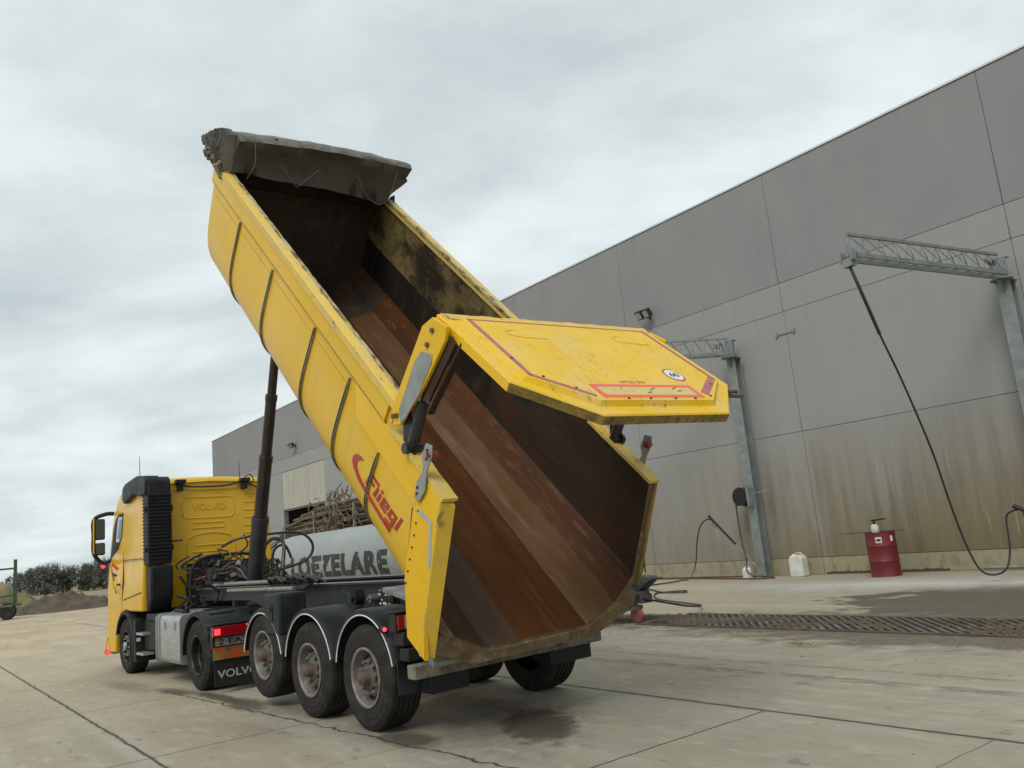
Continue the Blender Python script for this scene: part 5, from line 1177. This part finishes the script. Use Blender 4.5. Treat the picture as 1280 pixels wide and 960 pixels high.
for sgn in (1, -1):
    Y = lambda z, e=.0: sgn*(ycab(z)+e)
    def panel(pts, m, name, e0=-.02, e1=.004, bev=0):
        b = MB(); n = len(pts); vs = [(x, Y(z, e0), z) for x, z in pts]+[(x, Y(z, e1), z) for x, z in pts]
        b.add(vs, [tuple(range(n)), tuple(range(n, 2*n))[::-1]]+[(i, (i+1) % n, n+(i+1) % n, n+i) for i in range(n)]); return b.build(name, m, cab, bevel=bev)
    panel([(9.47, 2.97), (9.80, 2.98), (10.02, 2.88), (10.15, 2.70), (10.24, 2.12), (9.70, 2.30), (9.47, 2.52)], 'black', 'window_frame', -.02, .005)
    panel([(9.52, 2.90), (9.78, 2.92), (9.84, 2.86), (9.88, 2.45), (9.70, 2.42), (9.52, 2.50)], 'glasspale', 'side_window', -.02, .009)
    for q in ([(9.38, 1.10), (9.395, 1.10), (9.395, 3.10), (9.38, 3.10)], [(8.06, 2.04), (9.38, 2.06), (9.38, 2.072), (8.06, 2.052)], [(8.10, 1.45), (9.30, 1.32), (9.30, 1.332), (8.10, 1.462)]):
        panel(q, 'greasy', 'panel_gap', -.02, .002)
    for k in range(3): panel([(9.55+.25*k, 1.35+.1*k), (10.2, 1.85+.12*k), (10.2, 1.87+.12*k), (9.55+.25*k, 1.365+.1*k)], 'hub' if k == 1 else 'yellow_worn', 'door_crease', -.02, .004)
    panel([(9.75, 1.90), (10.1, 2.0), (10.1, 2.04), (9.8, 1.95)], 'redlogo', 'door_lettering', -.02, .0035); panel([(9.85, 1.78), (10.08, 1.82), (10.08, 1.85), (9.85, 1.81)], 'black', 'door_lettering', -.02, .0035)
    b = MB(); b.box((9.45, sgn*1.24, 1.60), (9.62, sgn*1.275, 1.64)); b.build('door_handle', 'black', cab, bevel=.008)
    # wheel arch and rear mudguard
    f = arc_fender(9.15, .50, .62, radians(18), radians(172), sgn*.75, sgn*1.262, tr_, trim=False, name='front_fender'); f.matrix_local = LT
    b = MB(); b.box((8.44, sgn*.85, .28), (8.56, sgn*1.25, .98)); b.prism([(8.44, .24), (8.60, .24), (8.60, .42), (8.44, .42)], 1, sgn*.75, sgn*1.24); b.build('front_mudguard', 'black', tr_, LT, bevel=.015)
    b = MB(); b.box((8.43, sgn*1.16, .60), (8.435, sgn*1.23, .66)); b.build('reflector', 'white', tr_, LT)
    # mirrors
    mr_ = MB(); mr_.tube(smoothpath([(10.2, sgn*1.16, 3.02), (10.24, sgn*1.32, 3.02), (10.27, sgn*1.52, 2.92), (10.27, sgn*1.53, 2.6), (10.27, sgn*1.52, 2.25), (10.25, sgn*1.36, 2.06), (10.22, sgn*1.20, 2.12)], 5), .04, 8)
    mo = mr_.build('mirror_arm', 'black', tr_, LT)
    for z0, z1, nm in ((2.52, 2.93, 'mirror'), (2.22, 2.46, 'mirror')):
        b = MB(); b.box((10.20, sgn*1.33, z0), (10.34, sgn*1.52, z1)); b.build('mirror_housing', 'black', mo, bevel=.03, seg=3)
        b = MB(); b.box((10.192, sgn*1.35, z0+.025), (10.199, sgn*1.50, z1-.025)); b.build('mirror_glass', 'glass', mo)
    b = MB(); b.box((10.21, sgn*1.525, 2.25), (10.33, sgn*1.55, 2.95)); b.build('mirror_cover', 'yellow_cab', mo, bevel=.01)
    # marker lamps
    b = MB(); b.cyl((10.40, sgn*1.26, 2.02), (10.37, sgn*1.34, 2.0), .018, .018, 8); b.cyl((10.36, sgn*1.34, 2.0), (10.40, sgn*1.34, 2.0), .045, .045, 14); mk = b.build('position_lamp', 'redlogo', tr_, LT)
    b = MB(); b.cyl((10.352, sgn*1.34, 2.0), (10.359, sgn*1.34, 2.0), .036, .036, 14); b.build('lamp_lens', 'lit', mk)
    b = MB(); b.tube(smoothpath([(10.42, sgn*1.16, .5), (10.44, sgn*1.24, .62), (10.42, sgn*1.28, .45), (10.40, sgn*1.30, .36)], 4), .02, 6); b.build('bumper_stay', 'yellow_cab', tr_, LT)
    b = MB(); b.cyl((10.36, sgn*1.26, .34), (10.40, sgn*1.26, .34), .05, .05, 14); mk = b.build('position_lamp', 'redlogo', tr_, LT)
    b = MB(); b.cyl((10.352, sgn*1.26, .34), (10.359, sgn*1.26, .34), .040, .040, 14); b.build('lamp_lens', 'lit', mk)
b = MB(); b.box((10.2, -1.2, .3), (10.48, 1.2, .5)); b.build('bumper', 'black', tr_, LT, bevel=.03)
b = MB(); b.prism([(8.1, 1.35), (8.9, .45), (10.3, .45), (10.3, 1.1), (8.8, 1.08)], 1, -.7, .7); b.build('engine_block', 'greasy', tr_, LT)
# intake stack
st = MB(); st.prism([(7.72, 1.92), (7.72, 3.40), (7.80, 3.48), (8.04, 3.50), (8.04, 1.92)], 1, .80, 1.20); stk = st.build('intake_stack', 'black', tr_, LT, bevel=.03, seg=3)
b = MB(); b.prism([(7.76, 3.16), (7.72, 3.42), (7.80, 3.50), (8.3, 3.56), (9.10, 3.50), (9.28, 3.42), (9.30, 3.20), (9.18, 3.12), (8.9, 3.16), (8.55, 3.24), (8.10, 3.16)], 1, .98, 1.245); b.build('stack_hood', 'black', stk, bevel=.03, seg=3)
b = MB()
for k in range(19):
    z = 2.0+.062*k; b.prism([(7.705, z), (7.69, z+.02), (7.69, z+.038), (7.73, z+.05), (7.73, z)], 1, .80, .985); b.prism([(7.705, z), (7.69, z+.02), (7.69, z+.038), (7.73, z+.05), (7.73, z)], 1, 1.015, 1.20)
    b.prism([(1.195, z), (1.212, z+.02), (1.212, z+.038), (1.19, z+.05)], 0, 7.74, 8.03)
b.build('stack_louvres', 'black', stk)
b = MB()
for z in (2.15, 2.85): b.box((7.8, 1.205, z), (7.86, 1.24, z+.08)); b.box((7.74, .765, z), (7.84, .798, z+.1))
b.tube([(7.72, .80, 2.30), (7.70, .62, 2.31)], .018, 6); b.build('stack_clips', 'black', stk)
b = MB(); b.prism([(7.72, 1.90), (8.04, 1.90), (8.04, 1.10), (7.90, 1.12), (7.74, 1.35)], 1, .78, 1.17); b.build('filter_housing', 'black', tr_, LT, bevel=.04, seg=3)
for x, y in ((8.95, 1.0), (8.1, -.62)):
    b = MB(); b.cyl((x, y, 3.45), (x+.02, y, 4.02 if y > 0 else 3.78), .009, .004, 6); b.build('antenna', 'black', tr_, LT)
for y in (.56, -.66):
    b = MB(); b.box((7.93, y-.05, 3.22), (8.04, y+.05, 3.42)); b.box((7.88, y-.09, 3.36), (8.02, y+.09, 3.43)); wl = b.build('work_lamp', 'black', tr_, LT, bevel=.01)
b = MB(); b.tube(smoothpath([(8.0, .56, 3.37), (8.0, .35, 3.30), (8.0, -.3, 3.30), (8.0, -.66, 3.38), (7.98, -.80, 3.30), (7.96, -.95, 3.22)], 6), .018, 6); b.tube(smoothpath([(7.98, -.66, 3.42), (7.95, -.76, 3.50), (7.95, -.84, 3.38), (7.97, -.74, 3.30)], 5), .012, 5); b.build('lamp_cable', 'hose', tr_, LT)
# frame
b = MB()
for y in (.40, -.40): b.box((4.35, y-.04, .86), (10.2, y+.04, 1.12))
for x in (4.4, 5.6, 6.8, 7.6): b.box((x, -.36, .9), (x+.1, .36, 1.08))
b.build('frame_rail', 'greasy', tr_, LT)
b = MB(); b.lathe([(0, 1.13), (.46, 1.13), (.48, 1.15), (.48, 1.19), (0, 1.20)], 32, 2, (5.0, 0, 0)); b.box((4.8, -.42, 1.0), (5.4, .42, 1.13)); b.build('fifth_wheel', 'greasy', tr_, LT)
# wheels
for sgn in (1, -1):
    wheel_parts(.51, .30, 'drive', tr_, XD-9.15, sgn*1.24, .51, sgn < 0); wheel_parts(.51, .30, 'drive', tr_, XD-9.15, sgn*.90, .51, sgn < 0)
    wheel_parts(.50, .32, 'steer', tr_, 0, sgn*1.23, .50, sgn < 0)
    f = arc_fender(XD, .50, .63, radians(-2), radians(150), sgn*.55, sgn*1.265, tr_, trim=False, name='drive_fender'); f.matrix_local = LT
    b = MB()
    for k in range(5):
        a = radians(50+k*20); c = Vector((XD+.648*cos(a), 0, .50+.648*sin(a)))
        T = frame(c, (-sin(a), 0, cos(a)), (0, 1, 0), (cos(a), 0, sin(a))); 
        T = Matrix(T); b.box((-.05, sgn*.75, -.01), (.05, sgn*1.12, .012), T)
    b.build('fender_ridges', 'fender', f)
    b = MB(); b.box((4.38, sgn*.62, .94), (4.66, sgn*1.28, .97)); b.box((4.42, sgn*.62, .62), (4.52, sgn*1.26, .94)); b.build('fender_tail', 'black', tr_, LT, bevel=.008)
    b = MB(); b.box((4.425, sgn*.62, .10), (4.44, sgn*1.24, .47)); fl = b.build('mudflap', 'black', tr_, LT)
    b = MB(); b.box((4.400, sgn*.60, .47), (4.424, sgn*1.255, .64)); b.build('striped_board', 'orangel', tr_, LT)
    lh = MB(); lh.box((4.36, sgn*.78, .79), (4.419, sgn*1.27, .93)); lm = lh.build('tail_lamp', 'lens', tr_, LT, bevel=.008)
    b = MB(); b.box((4.350, sgn*1.17, .82), (4.358, sgn*1.25, .90)); b.build('lit_lamp', 'lit', lm)
    for k in range(6):
        b = MB(); y = sgn*(.64+.045*k); b.box((4.40, min(y, y+sgn*.03), .90), (4.418, max(y, y+sgn*.03), .92)); b.build('lit_diode', 'lit', lm)
    npl = MB(); npl.box((4.400, sgn*.68, .66), (4.418, sgn*1.22, .77)); npo = npl.build('number_plate', 'plateno', tr_, LT)
    if sgn > 0:
        text('plate_text', '2·EAZ', .46, .075, frame((4.399, 1.18, .678), (0, -1, 0), (0, 0, 1), (-1, 0, 0)), 'black', npo, .002, bold=.01)
    text('flap_lettering', 'VOLVO', .60, .11, frame((4.424, 1.20 if sgn > 0 else -.64, .215), (0, -1, 0), (0, 0, 1), (-1, 0, 0)), 'silver', fl, .003, bold=.02)
    if sgn > 0: Ts = (1,)
    # battery box / fuel tank
    b = MB(); pr = []
    for cy, cz, a0 in ((1.17, .98, 0), (.67, .98, 90), (.67, .42, 180), (1.17, .42, 270)):
        for k in range(6): a = radians(a0+18*k); pr.append((cy*sgn+.08*cos(a)*sgn, cz+.10*sin(a)))
    b.prism(pr, 0, 5.92, 7.20); ft = b.build('fuel_tank', 'alu', tr_, LT, ang=30)
    for x in (6.98, 7.12):
        b = MB(); pr2 = [(y+(.014 if y*sgn > .9 else -.014)*sgn, z+(.014 if z > .7 else -.014)) for y, z in pr]; b.prism(pr2, 0, x-.035, x+.035); b.build('tank_strap', 'galv', ft, ang=30)
    for x in (6.1, 6.62):
        b = MB(); b.box((x, sgn*1.251, .85), (x+.07, sgn*1.258, .97)); b.build('tank_badge', 'steel', ft)
    b = MB(); b.cyl((6.4, sgn*1.0, 1.08), (6.4, sgn*1.0, 1.14), .06, .06, 14); b.tube([(6.5, sgn*.95, 1.11), (7.1, sgn*.95, 1.12)], .03, 6); b.build('filler_cap', 'greasy', ft)
    b = MB(); b.box((5.95, sgn*.55, 1.085), (7.3, sgn*.95, 1.10)); b.build('catwalk', 'alu', tr_, LT)
    b = MB(); b.box((7.30, sgn*.6, .45), (8.35, sgn*1.12, .95)); b.box((7.5, sgn*.9, .95), (8.1, sgn*1.15, 1.08)); b.build('battery_box', 'black', tr_, LT, bevel=.02)
    for z in (.38, .72):
        b = MB(); b.box((7.95, sgn*.98, z), (8.38, sgn*1.25, z+.04)); b.build('cab_step', 'alu', tr_, LT)
# equipment between cab and trailer
rq = random.Random(12)
b = MB(); b.cyl((7.2, .38, 1.55), (7.2, -.30, 1.55), .23, .23, 24); b.cyl((7.2, .42, 1.55), (7.2, .38, 1.55), .19, .23, 24); b.build('air_tank', 'greasy', tr_, LT, bevel=.01)
b = MB(); b.tube(smoothpath([(7.25, .62, 1.10), (7.25, .64, 1.6), (7.22, .5, 1.92), (7.2, .0, 1.98), (7.2, -.5, 1.92), (7.25, -.64, 1.6), (7.25, -.62, 1.1)], 6), .03, 8); b.build('headboard_hoop', 'black', tr_, LT)
b = MB(); b.prism([(8.04, 1.1), (7.95, 1.1), (7.95, 1.88), (8.04, 1.88)], 1, -1.05, .45); b.build('cab_underside', 'dark', tr_, LT)
for (x, y0, y1, z0, z1) in ((7.45, -.9, -.45, 1.1, 1.8), (7.6, -.1, .3, 1.75, 1.98), (6.9, .05, .45, 1.2, 1.32), (7.1, -1.1, -.7, 1.15, 1.55)):
    b = MB(); b.box((x, y0, z0), (x+.28, y1, z1)); b.build('equipment_box', 'greasy', tr_, LT, bevel=.02)
def coil(p0, p1, r, n, rad):
    p0, p1 = Vector(p0), Vector(p1); d = p1-p0; q = d.to_track_quat('Z', 'Y'); b = MB(); pts = []
    for k in range(n*10+1):
        t = k/(n*10); sag = -.18*sin(pi*t); a = 2*pi*n*t; pts.append(p0+d*t+Vector((0, 0, sag))+q @ Vector((r*cos(a), r*sin(a), 0)))
    b.tube(pts, rad, 5); return b
coil((7.7, -.35, 1.98), (6.3, -.55, 1.75), .05, 16, .011).build('coiled_air_line', 'hose', tr_, LT)
coil((7.7, .15, 1.95), (6.2, -.1, 1.55), .045, 18, .012).build('coiled_air_line', 'hose', tr_, LT)
coil((7.7, -.05, 1.92), (6.2, .2, 1.5), .05, 16, .013).build('coiled_air_line', 'hose', tr_, LT)
for k in range(46):
    x, y = rq.uniform(6.3, 7.8), rq.uniform(-1.0, .75); z = rq.uniform(1.15, 1.75)
    pts = [(x, y, z)]; 
    for j in range(4): pts.append((pts[-1][0]+rq.uniform(-.3, .2), pts[-1][1]+rq.uniform(-.25, .25), max(1.12, pts[-1][2]+rq.uniform(-.2, .22))))
    b = MB(); b.tube(smoothpath(pts, 5), rq.uniform(.010, .028), 6); b.build('hose', rq.choice(['hose', 'hose', 'greasy', 'greasy', 'hosebrown']), tr_, LT)
for k in range(30):
    x, y, z = rq.uniform(6.4, 7.8), rq.uniform(-1.0, .5), rq.uniform(1.15, 1.85); b = MB(); s_ = rq.uniform(.03, .07); b.cyl((x, y, z), (x+rq.uniform(-.1, .1), y+rq.uniform(-.1, .1), z+s_*1.5), s_, s_*.8, 10); b.build('fitting', rq.choice(['greasy', 'greasy', 'steel', 'hosebrown', 'black']), tr_, LT)
b = MB(); b.tube(smoothpath([(6.9, -.6, 1.5), (6.85, -.55, 2.0), (6.8, -.7, 2.18), (6.7, -.85, 2.1), (6.6, -.8, 1.8), (6.5, -.7, 1.5)], 6), .035, 8); b.tube(smoothpath([(6.9, -.7, 1.5), (6.9, -.75, 1.95), (6.8, -.92, 2.05), (6.7, -1.0, 1.8)], 6), .025, 8); b.build('hose_loops', 'hose', tr_, LT)
